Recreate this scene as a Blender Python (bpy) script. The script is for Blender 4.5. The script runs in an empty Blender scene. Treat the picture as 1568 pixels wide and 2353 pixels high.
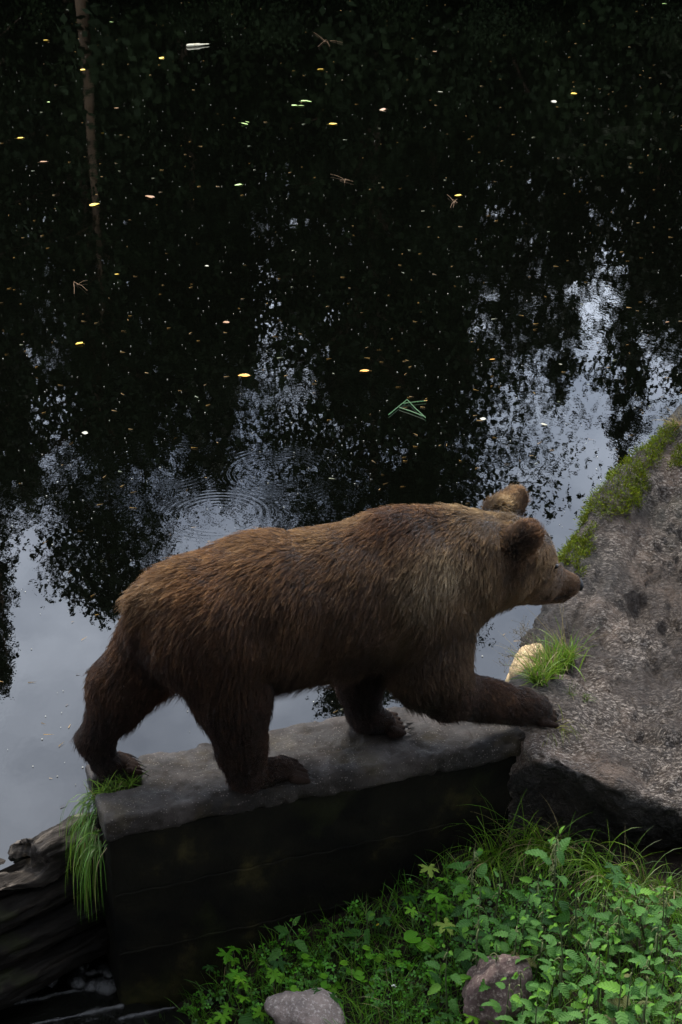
import bpy, math, random
import numpy as np
from mathutils import Vector, Matrix, kdtree

# ------------------------------------------------------------------ camera, sky, sun, exposure
scene = bpy.context.scene
COL = scene.collection
random.seed(7)
RNG = np.random.default_rng(7)
HC = 3.9                        # camera height above the pond
TILT = math.radians(25.0)       # looking down
FPX, CX, CY = 3637.0, 784.0, 1176.0   # focal length and centre for a 1568 x 2353 picture
cam_data = bpy.data.cameras.new('camera')
cam = bpy.data.objects.new('camera', cam_data)
COL.objects.link(cam)
cam.location = (0, 0, HC)
cam.rotation_euler = (math.radians(90) - TILT, 0, 0)
cam_data.sensor_fit = 'HORIZONTAL'
cam_data.sensor_width = 24.0
cam_data.lens = 24.0 * FPX / 1568.0
cam_data.clip_end = 2000
scene.camera = cam

SUN_EL, SUN_AZ = math.radians(58), math.radians(-14)     # azimuth from +Y, positive towards +X
world = bpy.data.worlds.new('World')
scene.world = world
world.use_nodes = True
wn, wl = world.node_tree.nodes, world.node_tree.links
wn.clear()
w_out = wn.new('ShaderNodeOutputWorld')
w_bg = wn.new('ShaderNodeBackground')
w_sky = wn.new('ShaderNodeTexSky')
w_sky.sky_type = 'NISHITA'
w_sky.sun_disc = False
w_sky.sun_elevation = SUN_EL
w_sky.sun_rotation = SUN_AZ
w_sky.air_density, w_sky.dust_density, w_sky.ozone_density = 1.0, 3.0, 1.0
w_tc = wn.new('ShaderNodeTexCoord')
w_map = wn.new('ShaderNodeMapping')
w_map.inputs['Scale'].default_value = (1.0, 1.0, 1.6)
w_map.inputs['Location'].default_value = (0.33, 0.1, 0.2)
w_n = wn.new('ShaderNodeTexNoise')
w_n.inputs['Scale'].default_value = 3.4
w_n.inputs['Detail'].default_value = 6
w_n.inputs['Roughness'].default_value = 0.55
w_r = wn.new('ShaderNodeValToRGB')
w_r.color_ramp.elements[0].position = 0.34
w_r.color_ramp.elements[0].color = (2.9, 3.6, 4.9, 1)
w_r.color_ramp.elements[1].position = 0.68
w_r.color_ramp.elements[1].color = (15.5, 17.0, 19.4, 1)
w_mix = wn.new('ShaderNodeMix')
w_mix.data_type = 'RGBA'
w_mix.inputs['Factor'].default_value = 0.86            # an almost closed cloud layer over the clear sky
wl.new(w_tc.outputs['Generated'], w_map.inputs['Vector'])
wl.new(w_map.outputs['Vector'], w_n.inputs['Vector'])
wl.new(w_n.outputs['Fac'], w_r.inputs['Fac'])
wl.new(w_sky.outputs['Color'], w_mix.inputs['A'])
wl.new(w_r.outputs['Color'], w_mix.inputs['B'])
wl.new(w_mix.outputs['Result'], w_bg.inputs['Color'])
w_bg.inputs['Strength'].default_value = 0.10
wl.new(w_bg.outputs['Background'], w_out.inputs['Surface'])

sun_d = bpy.data.lights.new('sun', 'SUN')
sun_d.energy = 1.5
sun_d.angle = math.radians(14)
sun_d.color = (1.0, 0.94, 0.84)
sun = bpy.data.objects.new('sun', sun_d)
COL.objects.link(sun)
sdir = Vector((math.sin(SUN_AZ) * math.cos(SUN_EL), math.cos(SUN_AZ) * math.cos(SUN_EL), math.sin(SUN_EL)))
sun.rotation_euler = sdir.to_track_quat('Z', 'Y').to_euler()
sun.location = sdir * 60

vs = scene.view_settings
vs.view_transform = 'Standard'
vs.look = 'None'
vs.gamma = 1
vs.use_curve_mapping = False
vs.exposure = 1.75
scene.cycles.max_bounces = 6
scene.cycles.diffuse_bounces = 2
scene.cycles.glossy_bounces = 3
scene.cycles.transmission_bounces = 4
scene.cycles.sample_clamp_indirect = 6
scene.cycles.use_denoising = True
scene.cycles.denoising_input_passes = 'RGB_ALBEDO_NORMAL'
scene.cycles.denoising_prefilter = 'ACCURATE'

# ------------------------------------------------------------------ picture <-> place
FW = np.array([0, math.cos(TILT), -math.sin(TILT)])
UP = np.array([0, math.sin(TILT), math.cos(TILT)])
CAM = np.array([0, 0, HC])
def ray(px, py):
    return FW + np.array([1.0, 0, 0]) * (px - CX) / FPX - UP * (py - CY) / FPX
def on_z(px, py, z=0.0):
    d = ray(px, py)
    return CAM + d * (z - HC) / d[2]
def at_y(px, py, y):
    d = ray(px, py)
    return CAM + d * y / d[1]
def to_px(P):
    P = np.asarray(P, float)
    d = P - CAM
    w = d @ FW
    return CX + FPX * d[..., 0] / w, CY - FPX * (d @ UP) / w

# ------------------------------------------------------------------ helpers
def tag(o, label=None, cat=None, group=None, kind=None):
    if label: o['label'] = label
    if cat: o['category'] = cat
    if group: o['group'] = group
    if kind: o['kind'] = kind
    return o
def link(name, data, parent=None, mat=None):
    o = bpy.data.objects.new(name, data)
    COL.objects.link(o)
    if parent is not None: o.parent = parent
    if mat is not None and data is not None and len(data.materials) == 0: data.materials.append(mat)
    return o
def empty(name, loc=(0, 0, 0), rz=0.0):
    o = link(name, None)
    o.empty_display_size = 0.1
    o.location = loc
    o.rotation_euler = (0, 0, rz)
    return o
def mesh_np(name, V, Fc, smooth=True, mat=None):
    """V (n,3), Fc (m,k) with one k"""
    V = np.asarray(V, np.float32); Fc = np.asarray(Fc, np.int32)
    me = bpy.data.meshes.new(name)
    me.vertices.add(len(V)); me.vertices.foreach_set('co', V.ravel())
    k = Fc.shape[1]
    me.loops.add(Fc.size); me.loops.foreach_set('vertex_index', Fc.ravel())
    me.polygons.add(len(Fc))
    me.polygons.foreach_set('loop_start', np.arange(0, Fc.size, k, dtype=np.int32))
    me.polygons.foreach_set('loop_total', np.full(len(Fc), k, np.int32))
    if smooth: me.polygons.foreach_set('use_smooth', np.ones(len(Fc), bool))
    me.update(calc_edges=True)
    me.validate()
    if mat: me.materials.append(mat)
    return me
def set_attr(me, name, vals, domain='POINT'):
    a = me.attributes.new(name, 'FLOAT_COLOR', domain)
    vals = np.asarray(vals, np.float32)
    if vals.shape[1] == 3: vals = np.c_[vals, np.ones(len(vals), np.float32)]
    a.data.foreach_set('color', np.ascontiguousarray(vals, np.float32).ravel())

def _hash(ix, iy, iz, seed):
    h = (ix.astype(np.int64) * 374761393 + iy.astype(np.int64) * 668265263 + iz.astype(np.int64) * 2147483647 + seed * 1274126177) & 0xFFFFFFFF
    h = ((h ^ (h >> 13)) * 1274126177) & 0xFFFFFFFF
    h = ((h ^ (h >> 16)) * 2246822519) & 0xFFFFFFFF
    return ((h ^ (h >> 15)) & 0xFFFFFF) / float(0xFFFFFF)
def vnoise(P, seed=0):
    """smooth value noise in -1..1"""
    i = np.floor(P); f = P - i
    f = f * f * (3 - 2 * f)
    i = i.astype(np.int64)
    r = 0
    for dx in (0, 1):
        for dy in (0, 1):
            for dz in (0, 1):
                w = (f[:, 0] if dx else 1 - f[:, 0]) * (f[:, 1] if dy else 1 - f[:, 1]) * (f[:, 2] if dz else 1 - f[:, 2])
                r = r + w * _hash(i[:, 0] + dx, i[:, 1] + dy, i[:, 2] + dz, seed)
    return r * 2 - 1
def fbm(P, scale=1.0, octs=4, gain=0.5, seed=0):
    P = np.asarray(P, float) * scale
    a, r = 1.0, 0
    for k in range(octs):
        r = r + a * vnoise(P + 17.3 * k, seed + k)
        P = P * 2.03; a *= gain
    return r
def vnormals(V, Fq):
    n = np.zeros_like(V)
    fn = np.cross(V[Fq[:, 2]] - V[Fq[:, 0]], V[Fq[:, -1]] - V[Fq[:, 1]])
    for k in range(Fq.shape[1]): np.add.at(n, Fq[:, k], fn)
    return n / (np.linalg.norm(n, axis=1, keepdims=True) + 1e-12)

def surface_net(fun, lo, hi, h):
    """closed quad mesh of fun(x,y,z) < 0 on a grid"""
    ax = [np.arange(lo[k], hi[k] + h, h) for k in range(3)]
    n = [len(a) for a in ax]
    D = np.empty(n, np.float32)
    for i in range(0, n[0], 24):
        X, Y, Z = np.meshgrid(ax[0][i:i + 24], ax[1], ax[2], indexing='ij')
        D[i:i + 24] = fun(np.c_[X.ravel(), Y.ravel(), Z.ravel()]).reshape(X.shape)
    ins = D < 0
    c = [m - 1 for m in n]
    S = [slice(0, -1), slice(1, None)]
    any_in = np.zeros(c, bool); all_in = np.ones(c, bool)
    for a in (0, 1):
        for b in (0, 1):
            for d in (0, 1):
                q = ins[S[a], S[b], S[d]]; any_in |= q; all_in &= q
    I = np.argwhere(any_in & ~all_in)
    idx = np.full(c, -1, np.int64); idx[tuple(I.T)] = np.arange(len(I))
    acc = np.zeros((len(I), 3)); cnt = np.zeros(len(I))
    corners = [(a, b, d) for a in (0, 1) for b in (0, 1) for d in (0, 1)]
    for A in corners:
        for axis in range(3):
            if A[axis]: continue
            B = list(A); B[axis] = 1
            da = D[I[:, 0] + A[0], I[:, 1] + A[1], I[:, 2] + A[2]]
            db = D[I[:, 0] + B[0], I[:, 1] + B[1], I[:, 2] + B[2]]
            m = (da < 0) != (db < 0)
            t = np.where(m, da / np.where(m, da - db, 1), 0)
            p = np.tile(np.array(A, float), (len(I), 1)); p[:, axis] += t
            acc[m] += p[m]; cnt[m] += 1
    V = (I + acc / cnt[:, None]) * h + np.array(lo)
    quads = []
    for axis in range(3):
        s0 = [slice(None)] * 3; s1 = [slice(None)] * 3
        s0[axis] = slice(0, -1); s1[axis] = slice(1, None)
        a, b = ins[tuple(s0)], ins[tuple(s1)]
        E = np.argwhere(a != b)
        o1, o2 = [(1, 2), (2, 0), (0, 1)][axis]
        E = E[(E[:, o1] > 0) & (E[:, o2] > 0) & (E[:, o1] < n[o1] - 1) & (E[:, o2] < n[o2] - 1)]
        flip = ~a[tuple(E.T)]
        def cell(d1, d2):
            q = E.copy(); q[:, o1] -= d1; q[:, o2] -= d2
            return idx[q[:, 0], q[:, 1], q[:, 2]]
        Q = np.c_[cell(1, 1), cell(0, 1), cell(0, 0), cell(1, 0)]
        Q[flip] = Q[flip][:, ::-1]
        quads.append(Q)
    return V, np.concatenate(quads)
def smin(a, b, k):
    h = np.clip(0.5 + 0.5 * (b - a) / k, 0, 1)
    return b + (a - b) * h - k * h * (1 - h)
def smax(a, b, k): return -smin(-a, -b, k)
def seg_dist(P, a, b, ra, rb, lat=1.0):
    a = np.asarray(a, float); b = np.asarray(b, float)
    ba = b - a
    h = np.clip(((P - a) @ ba) / max(ba @ ba, 1e-9), 0, 1)
    d = P - a - h[:, None] * ba
    if lat != 1.0:
        d = d.copy(); d[:, 1] /= lat
    return np.sqrt((d * d).sum(1)) - (ra + (rb - ra) * h)
def box_dist(P, c, hs, r=0.0):
    q = np.abs(P - np.asarray(c)) - (np.asarray(hs) - r)
    return np.linalg.norm(np.maximum(q, 0), axis=1) + np.minimum(q.max(1), 0) - r

# ------------------------------------------------------------------ materials
MATS = {}
class NT:
    def __init__(s, name):
        s.m = bpy.data.materials.new(name); s.m.use_nodes = True
        s.n, s.l = s.m.node_tree.nodes, s.m.node_tree.links
        s.b = s.n['Principled BSDF']; s.out = s.n['Material Output']
        MATS[name] = s.m
    def new(s, t, **kw):
        q = s.n.new(t)
        for k, v in kw.items():
            if k in q.inputs: q.inputs[k].default_value = v
            else: setattr(q, k, v)
        return q
    def link(s, a, b): s.l.new(a, b)
    def coord(s, which='Object'): return s.new('ShaderNodeTexCoord').outputs[which]
    def noise(s, scale, detail=5, rough=0.55, vec=None, dist=0.0):
        q = s.new('ShaderNodeTexNoise', Scale=scale, Detail=detail, Roughness=rough, Distortion=dist)
        if vec is not None: s.link(vec, q.inputs['Vector'])
        return q.outputs['Fac']
    def ramp(s, fac, stops):
        q = s.new('ShaderNodeValToRGB'); e = q.color_ramp.elements
        while len(e) < len(stops): e.new(0.5)
        for el, (p, c) in zip(e, stops): el.position = p; el.color = (*c, 1) if len(c) == 3 else c
        s.link(fac, q.inputs['Fac']); return q.outputs['Color']
    def mix(s, fac, a, b, mode='MIX'):
        q = s.new('ShaderNodeMix', data_type='RGBA', blend_type=mode)
        for sock, v in (('Factor', fac), ('A', a), ('B', b)):
            i = q.inputs[sock]
            if hasattr(v, 'is_linked') or hasattr(v, 'links'): s.link(v, i)
            else: i.default_value = v if not isinstance(v, tuple) or len(v) == 4 else (*v, 1)
        return q.outputs['Result']
    def math(s, op, a, b=0.0, c=None):
        q = s.new('ShaderNodeMath', operation=op)
        for i, v in enumerate((a, b, c)):
            if v is None: continue
            if hasattr(v, 'links'): s.link(v, q.inputs[i])
            else: q.inputs[i].default_value = v
        return q.outputs[0]
    def bump(s, h, strength=0.5, dist=0.01, normal=None):
        q = s.new('ShaderNodeBump', Strength=strength, Distance=dist)
        s.link(h, q.inputs['Height'])
        if normal is not None: s.link(normal, q.inputs['Normal'])
        s.link(q.outputs['Normal'], s.b.inputs['Normal']); return q.outputs['Normal']
    def color(s, c):
        if hasattr(c, 'links'): s.link(c, s.b.inputs['Base Color'])
        else: s.b.inputs['Base Color'].default_value = (*c, 1)
    def rough(s, r):
        if hasattr(r, 'links'): s.link(r, s.b.inputs['Roughness'])
        else: s.b.inputs['Roughness'].default_value = r
# ------------------------------------------------------------------ the wall line (bear and wall share it)
ANG = math.radians(19.3)
U = np.array([math.cos(ANG), math.sin(ANG), 0.0])      # along the wall, away to the right
VL = np.array([-math.sin(ANG), math.cos(ANG), 0.0])    # across it, towards the pond
ZW = np.array([0, 0, 1.0])
WTOP, WTH = 0.30, 0.40
FRONT0 = np.array([-0.895, 4.945, 0.0])                # front left corner of the wall
AX0 = FRONT0 + VL * WTH / 2
def loc2world(s, t, z): return AX0 + U * s + VL * t + ZW * z
def px_on_lat(px, py, lat):
    """pixel -> (s, t, z) on the upright plane at that distance across the wall"""
    d = ray(px, py)
    k = ((AX0 + VL * lat - CAM) @ VL) / (d @ VL)
    p = CAM + d * k - AX0
    return np.array([p @ U, lat, p[2]]), k

# ------------------------------------------------------------------ pond
t = NT('pond_water')
t.color((0.0007, 0.0008, 0.0005)); t.rough(0.0)
t.b.inputs['IOR'].default_value = 1.48
pos = t.new('ShaderNodeNewGeometry').outputs['Position']
mp = t.new('ShaderNodeMapping', Scale=(1.0, 0.55, 1.0)); t.link(pos, mp.inputs['Vector'])
n1 = t.noise(12.5, 3, 0.55, mp.outputs['Vector'])
n2 = t.noise(1.3, 2, 0.5, mp.outputs['Vector'])
patch = t.ramp(t.noise(0.45, 3, 0.6, pos), [(0.40, (0.22,) * 3), (0.64, (1, 1, 1))])
h = t.math('MULTIPLY', n1, patch)
h = t.math('ADD', h, t.math('MULTIPLY', n2, 1.2))
brk = t.ramp(t.noise(3.1, 2, 0.5, pos), [(0.42, (0.06,) * 3), (0.60, (1, 1, 1))])
for (rx, ry, rad, wid) in ((370, 1070, 0.34, 0.10), (650, 1085, 0.30, 0.12), (500, 1180, 0.28, 0.10), (455, 1040, 0.10, 0.06)):
    c = on_z(rx, ry)
    dd = t.new('ShaderNodeVectorMath', operation='DISTANCE'); t.link(pos, dd.inputs[0]); dd.inputs[1].default_value = tuple(c)
    r = dd.outputs['Value']
    w = t.math('DIVIDE', t.math('SUBTRACT', r, rad), wid)
    w = t.math('POWER', 2.718, t.math('MULTIPLY', t.math('MULTIPLY', w, w), -1.0))
    w = t.math('MULTIPLY', w, brk)
    s = t.math('MULTIPLY', t.math('SINE', t.math('MULTIPLY', r, 2 * math.pi / 0.042)), w)
    h = t.math('ADD', h, t.math('MULTIPLY', s, 0.16))
t.bump(h, 1.0, 0.00044)
P0 = loc2world(-0.02, 0.06, 0)[:2]; P1 = loc2world(2.4, 0.06, 0)[:2]
LOG0 = on_z(205, 1905, 0.0)[:2]; LOG1 = on_z(0, 2000, 0.0)[:2]
ld = (LOG1 - LOG0) / np.linalg.norm(LOG1 - LOG0)
LOGF = LOG0 + ld * 9.0
poly = [LOGF, LOG0 + ld * 0.3, P0, P1, (9, 8.5), (30, 12), (34, 40.5), (12, 40.0), (0, 39.6), (-12, 40.2), (-34, 41), (-30, 8)]
me = bpy.data.meshes.new('pond'); me.from_pydata([(x, y, 0) for x, y in poly], [], [tuple(range(len(poly)))])
pond = link('pond', me, None, t.m); tag(pond, kind='structure')

# ------------------------------------------------------------------ ground: one sheet, pond bed, far bank, low ground below the wall
def wall_t(x, y): return (np.stack([x, y], -1) - AX0[:2]) @ VL[:2]
def ground_h(x, y):
    """height of the land; negative inside the pond"""
    tt = wall_t(x, y); ss = (np.stack([x, y], -1) - AX0[:2]) @ U[:2]
    # low ground on the camera side: wet channel on the left, bank of plants rising to the right
    k = np.clip((ss - 0.15) / 1.2, 0, 1)
    near = np.interp(ss, [0.0, 0.22, 0.41, 0.64, 0.90, 1.17, 1.33, 1.56, 1.9], [-0.69, -0.70, -0.60, -0.49, -0.42, -0.36, -0.28, -0.20, -0.17])
    near = near + np.clip(-tt - 0.25, 0, 3) * (0.10 * k - 0.02)
    near = near + np.clip(4.0 - y, 0, 6) * 0.25
    bed = -0.9 - 0.0 * x
    far = np.clip((y - 37.6) / 2.2, 0, 1) * 1.3 - 0.6 + np.clip(y - 41, 0, 400) * 0.02
    side = np.clip((np.abs(x) - 26) / 4, 0, 1) * 2.0
    w = np.clip(tt / 0.25 + 0.6, 0, 1)
    pondh = np.maximum(np.where(y > 30, far, bed), bed + side)
    return near * (1 - w) + pondh * w
gx = np.unique(np.r_[np.linspace(-400, -34, 14), np.linspace(-34, -3, 22), np.linspace(-3, 3.6, 133), np.linspace(4, 34, 22), np.linspace(34, 400, 14)])
gy = np.unique(np.r_[np.linspace(-300, 0, 14), np.linspace(0, 3.8, 20), np.linspace(3.8, 7.0, 72), np.linspace(7.3, 31, 24), np.linspace(31, 43, 26), np.linspace(45, 600, 20)])
X, Y = np.meshgrid(gx, gy, indexing='ij')
Z = ground_h(X, Y)
G = np.c_[X.ravel(), Y.ravel(), Z.ravel()]
G[:, 2] += 0.02 * fbm(G * [1, 1, 0], 3.5, 4, 0.55, 3)
ii = np.arange(len(gx) * len(gy)).reshape(len(gx), len(gy))
Q = np.c_[ii[:-1, :-1].ravel(), ii[1:, :-1].ravel(), ii[1:, 1:].ravel(), ii[:-1, 1:].ravel()]
t = NT('soil')
c = t.coord()
t.color(t.ramp(t.noise(7, 8, 0.65, c), [(0.3, (0.006, 0.004, 0.003)), (0.7, (0.020, 0.014, 0.009))]))
t.rough(0.9); t.b.inputs['Specular IOR Level'].default_value = 0.1; t.bump(t.noise(60, 6, 0.7, c), 0.8, 0.02)
ground = link('ground', mesh_np('ground', G, Q, True, t.m)); tag(ground, kind='structure')
def gz_v(x, y):
    return ground_h(x, y) + 0.02 * fbm(np.c_[x, y, 0 * x], 3.5, 4, 0.55, 3)
def ground_px(px, py, h=0.0):
    """ground points (arrays) whose spot h above the ground shows at these pixels"""
    px = np.atleast_1d(np.asarray(px, float)); py = np.atleast_1d(np.asarray(py, float))
    d = FW[None] + np.array([[1.0, 0, 0]]) * ((px - CX) / FPX)[:, None] - UP[None] * ((py - CY) / FPX)[:, None]
    z = np.full(len(px), -0.3)
    for _ in range(12):
        p = CAM + d * ((z + h - HC) / d[:, 2])[:, None]
        z = 0.5 * z + 0.5 * gz_v(p[:, 0], p[:, 1])
    return np.c_[p[:, 0], p[:, 1], z]
def on_ground(px, py): return ground_px(px, py)[0]

# ------------------------------------------------------------------ concrete wall: cap slab and body
t = NT('concrete_top')
c = t.coord()
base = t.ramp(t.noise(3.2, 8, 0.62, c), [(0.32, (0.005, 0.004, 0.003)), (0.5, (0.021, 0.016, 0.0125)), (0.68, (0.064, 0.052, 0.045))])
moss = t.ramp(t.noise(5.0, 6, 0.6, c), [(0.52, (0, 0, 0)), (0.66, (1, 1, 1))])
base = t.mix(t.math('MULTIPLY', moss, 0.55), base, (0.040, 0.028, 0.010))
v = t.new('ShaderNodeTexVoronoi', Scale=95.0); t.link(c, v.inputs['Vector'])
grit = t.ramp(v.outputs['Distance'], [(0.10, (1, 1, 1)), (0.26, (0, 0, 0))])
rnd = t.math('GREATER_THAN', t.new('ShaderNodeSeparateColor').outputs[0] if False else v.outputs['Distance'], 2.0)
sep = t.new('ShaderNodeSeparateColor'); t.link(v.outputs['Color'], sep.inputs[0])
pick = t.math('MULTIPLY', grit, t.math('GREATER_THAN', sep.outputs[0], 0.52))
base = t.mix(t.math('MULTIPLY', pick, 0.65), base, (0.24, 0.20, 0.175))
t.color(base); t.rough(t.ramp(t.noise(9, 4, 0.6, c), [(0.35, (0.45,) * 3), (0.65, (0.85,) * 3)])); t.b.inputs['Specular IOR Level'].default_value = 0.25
hh = t.math('ADD', t.noise(140, 4, 0.7, c), t.math('MULTIPLY', t.noise(22, 5, 0.6, c), 1.4))
t.bump(hh, 0.9, 0.006)
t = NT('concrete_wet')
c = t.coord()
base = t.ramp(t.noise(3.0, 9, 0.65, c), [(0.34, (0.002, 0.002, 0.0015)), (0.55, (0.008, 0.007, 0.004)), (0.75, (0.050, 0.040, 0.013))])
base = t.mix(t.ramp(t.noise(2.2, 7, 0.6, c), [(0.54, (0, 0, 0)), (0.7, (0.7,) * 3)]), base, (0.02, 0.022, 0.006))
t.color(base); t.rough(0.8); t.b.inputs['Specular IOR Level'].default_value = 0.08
t.bump(t.noise(45, 7, 0.7, c), 0.7, 0.008)

WLEN = 1.90
wall = empty('concrete_wall', tuple(loc2world(0, 0, -0.7)), ANG)
tag(wall, 'mossy dark concrete wall with gritty flat cap between pond and low bank', 'wall')
def cap_f(P):
    d = box_dist(P, (WLEN / 2, 0, 0.95), (WLEN / 2, WTH / 2, 0.052), 0.005)
    notch = box_dist(P, (0.02, 0.035, 0.97), (0.17, 0.055, 0.2), 0.01)
    return smax(d, -notch, 0.006)
Vc, Qc = surface_net(cap_f, (-0.05, -0.25, 0.86), (WLEN + 0.03, 0.25, 1.04), 0.0095)
nn = vnormals(Vc, Qc)
edge = np.exp(-((np.abs(np.abs(Vc[:, 1]) - WTH / 2) + np.abs(Vc[:, 2] - 1.0)) / 0.030) ** 2) + np.exp(-((np.abs(np.abs(Vc[:, 1]) - WTH / 2) + np.abs(Vc[:, 2] - 0.9)) / 0.02) ** 2)
chip = np.clip(fbm(Vc, 11, 3, 0.6, 6) - 0.15, 0, 1) * edge
Vc -= np.c_[0 * chip, np.sign(Vc[:, 1]) * chip, chip * np.sign(Vc[:, 2] - 0.95)] * 0.020
Vc += nn * (0.007 * fbm(Vc, 7, 5, 0.6, 5) + 0.014 * np.minimum(0, fbm(Vc, 16, 3, 0.5, 9) + 0.25))[:, None]
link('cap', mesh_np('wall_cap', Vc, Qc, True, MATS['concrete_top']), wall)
def body_f(P):
    d = box_dist(P, (WLEN / 2, 0.004, 0.42), (WLEN / 2 - 0.012, WTH / 2 - 0.022, 0.477), 0.012)
    return smax(d, -box_dist(P, (0.02, 0.035, 0.97), (0.15, 0.05, 0.3), 0.01), 0.012)
Vb, Qb = surface_net(body_f, (-0.03, -0.23, -0.1), (WLEN + 0.03, 0.23, 0.93), 0.016)
nn = vnormals(Vb, Qb)
Vb += nn * (0.004 * fbm(Vb, 7, 4, 0.55, 15))[:, None]
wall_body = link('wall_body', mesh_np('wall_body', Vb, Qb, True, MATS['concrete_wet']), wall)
# faint board marks left in the concrete face: two shuttering ridges
for zz in (0.33, 0.62):
    Vr = []; nseg = 60
    for i in range(nseg + 1):
        s = 0.02 + (WLEN - 0.06) * i / nseg
        wob = 0.004 * math.sin(i * 1.7) + 0.003 * math.sin(i * 0.6)
        for (a, b) in ((-0.006, 0.006), (-0.011, 0.0), (-0.006, -0.006)):
            Vr.append((s, -WTH / 2 + 0.026 + a, zz + b + wob))
    Fr = [(3 * i + k, 3 * i + 3 + k, 3 * i + 4 + k, 3 * i + 1 + k) for i in range(nseg) for k in (0, 1)]
    link('board_mark', mesh_np('board_mark', Vr, Fr, True, MATS['concrete_wet']), wall_body)
# ------------------------------------------------------------------ brown bear
BS0 = 0.85      # the bear's own origin along the wall
def bp(px, py, lat):
    p, k = px_on_lat(px, py, lat)
    return p - np.array([BS0, 0, WTOP]), k / FPX     # local point, metres per pixel there
PR = []         # primitives: a, b, ra, rb, lateral scale, blend, region
def prim(a, b, lat=1.0, k=0.05, reg='torso'):
    (pa, ma), (pb, mb) = bp(*a[:3]), bp(*b[:3])
    PR.append((pa, pb, a[3] * ma, b[3] * mb, lat, k, reg))
T = 0.0
# trunk
prim((456, 1418, T, 144), (610, 1400, T, 166), 0.92, 0.06, 'rump')
prim((610, 1400, T, 166), (780, 1378, T, 158), 0.95, 0.06, 'torso')
prim((780, 1372, T, 156), (925, 1345, T, 166), 0.92, 0.06, 'torso')
prim((880, 1290, T, 118), (980, 1270, T, 100), 0.62, 0.06, 'hump')
prim((925, 1350, T, 162), (1050, 1300, T, 122), 0.88, 0.07, 'neck')
prim((1050, 1300, T, 122), (1135, 1288, 0.0, 106), 0.92, 0.06, 'neck')
prim((345, 1400, 0.0, 52), (330, 1425, 0.0, 36), 0.8, 0.05, 'rump')
# head
prim((1150, 1285, 0, 98), (1190, 1288, 0, 82), 0.98, 0.04, 'head')
prim((1196, 1280, 0, 73), (1230, 1298, 0, 47), 0.95, 0.04, 'head')
prim((1205, 1325, 0, 62), (1245, 1335, 0, 46), 1.0, 0.03, 'head')
prim((1236, 1322, 0, 52), (1306, 1343, 0, 31), 0.82, 0.025, 'muzzle')
prim((1235, 1350, 0, 38), (1294, 1364, 0, 21), 0.80, 0.014, 'muzzle')
# ears: short cups
prim((1172, 1268, -0.105, 42), (1212, 1226, -0.14, 27), 1.0, 0.03, 'ear')
prim((1156, 1176, 0.11, 40), (1185, 1142, 0.15, 24), 1.0, 0.03, 'ear')
# near front leg reaching to the rock
prim((975, 1430, -0.11, 118), (985, 1520, -0.15, 92), 0.7, 0.06, 'shoulder')
prim((985, 1520, -0.15, 92), (1030, 1584, -0.16, 62), 0.75, 0.05, 'arm')
prim((1030, 1588, -0.16, 62), (1195, 1622, -0.14, 36), 0.85, 0.04, 'arm')
prim((1190, 1620, -0.14, 40), (1236, 1630, -0.13, 33), 1.1, 0.03, 'paw')
# far front leg
prim((880, 1440, 0.10, 95), (830, 1560, 0.08, 50), 0.8, 0.05, 'farm')
prim((830, 1560, 0.08, 50), (838, 1635, 0.06, 36), 0.95, 0.04, 'farm')
prim((838, 1640, 0.06, 36), (880, 1657, 0.05, 26), 1.25, 0.03, 'paw')
# near hind leg
prim((500, 1470, -0.11, 140), (535, 1590, -0.16, 84), 0.75, 0.06, 'thigh')
prim((535, 1590, -0.16, 86), (556, 1715, -0.165, 52), 0.8, 0.05, 'hind')
prim((556, 1715, -0.165, 52), (562, 1768, -0.165, 42), 0.95, 0.04, 'hind')
prim((572, 1778, -0.165, 34), (650, 1768, -0.165, 25), 1.3, 0.03, 'paw')
# far hind leg
prim((400, 1440, 0.09, 110), (285, 1570, 0.10, 72), 0.8, 0.06, 'fthigh')
prim((285, 1570, 0.10, 70), (225, 1695, 0.10, 36), 0.9, 0.05, 'fhind')
prim((222, 1695, 0.10, 36), (240, 1745, 0.10, 30), 0.95, 0.04, 'fhind')
prim((243, 1752, 0.10, 27), (278, 1752, 0.10, 21), 1.3, 0.03, 'paw')
# toes
TOES = []
for (px, py, lat, r, n, spread, dx, dy) in ((1240, 1631, -0.13, 11, 5, 0.033, 32, 7), (895, 1661, 0.05, 11, 5, 0.036, 36, 8),
                                            (668, 1770, -0.165, 11, 5, 0.035, 32, 4), (292, 1753, 0.10, 9.5, 5, 0.031, 24, 3)):
    for i in range(n):
        o = (i - (n - 1) / 2)
        la = lat + o * spread
        dyp = -o * spread * (0.53 if px < 1200 else 0.75) / (6.2 / FPX)      # a step across the wall moves up the picture
        dxp = -o * spread * 0.33 / (6.2 / FPX)
        cut = 1 - 0.10 * abs(o)
        A = (px + dxp - 8, py + dyp - 1, la, r * 1.1); B = (px + dxp + dx * cut, py + dyp + dy, la, r * 0.82)
        prim(A, B, 0.95, 0.004, 'toe')
        TOES.append((PR[-1][0], PR[-1][1], PR[-1][3]))

def bear_f(P):
    d = None
    for (a, b, ra, rb, lat, k, reg) in PR:
        e = seg_dist(P, a, b, ra, rb, lat)
        d = e if d is None else smin(d, e, k)
    return d
allp = np.array([p for q in PR for p in (q[0] - q[2], q[0] + q[2], q[1] - q[3], q[1] + q[3])])
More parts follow.
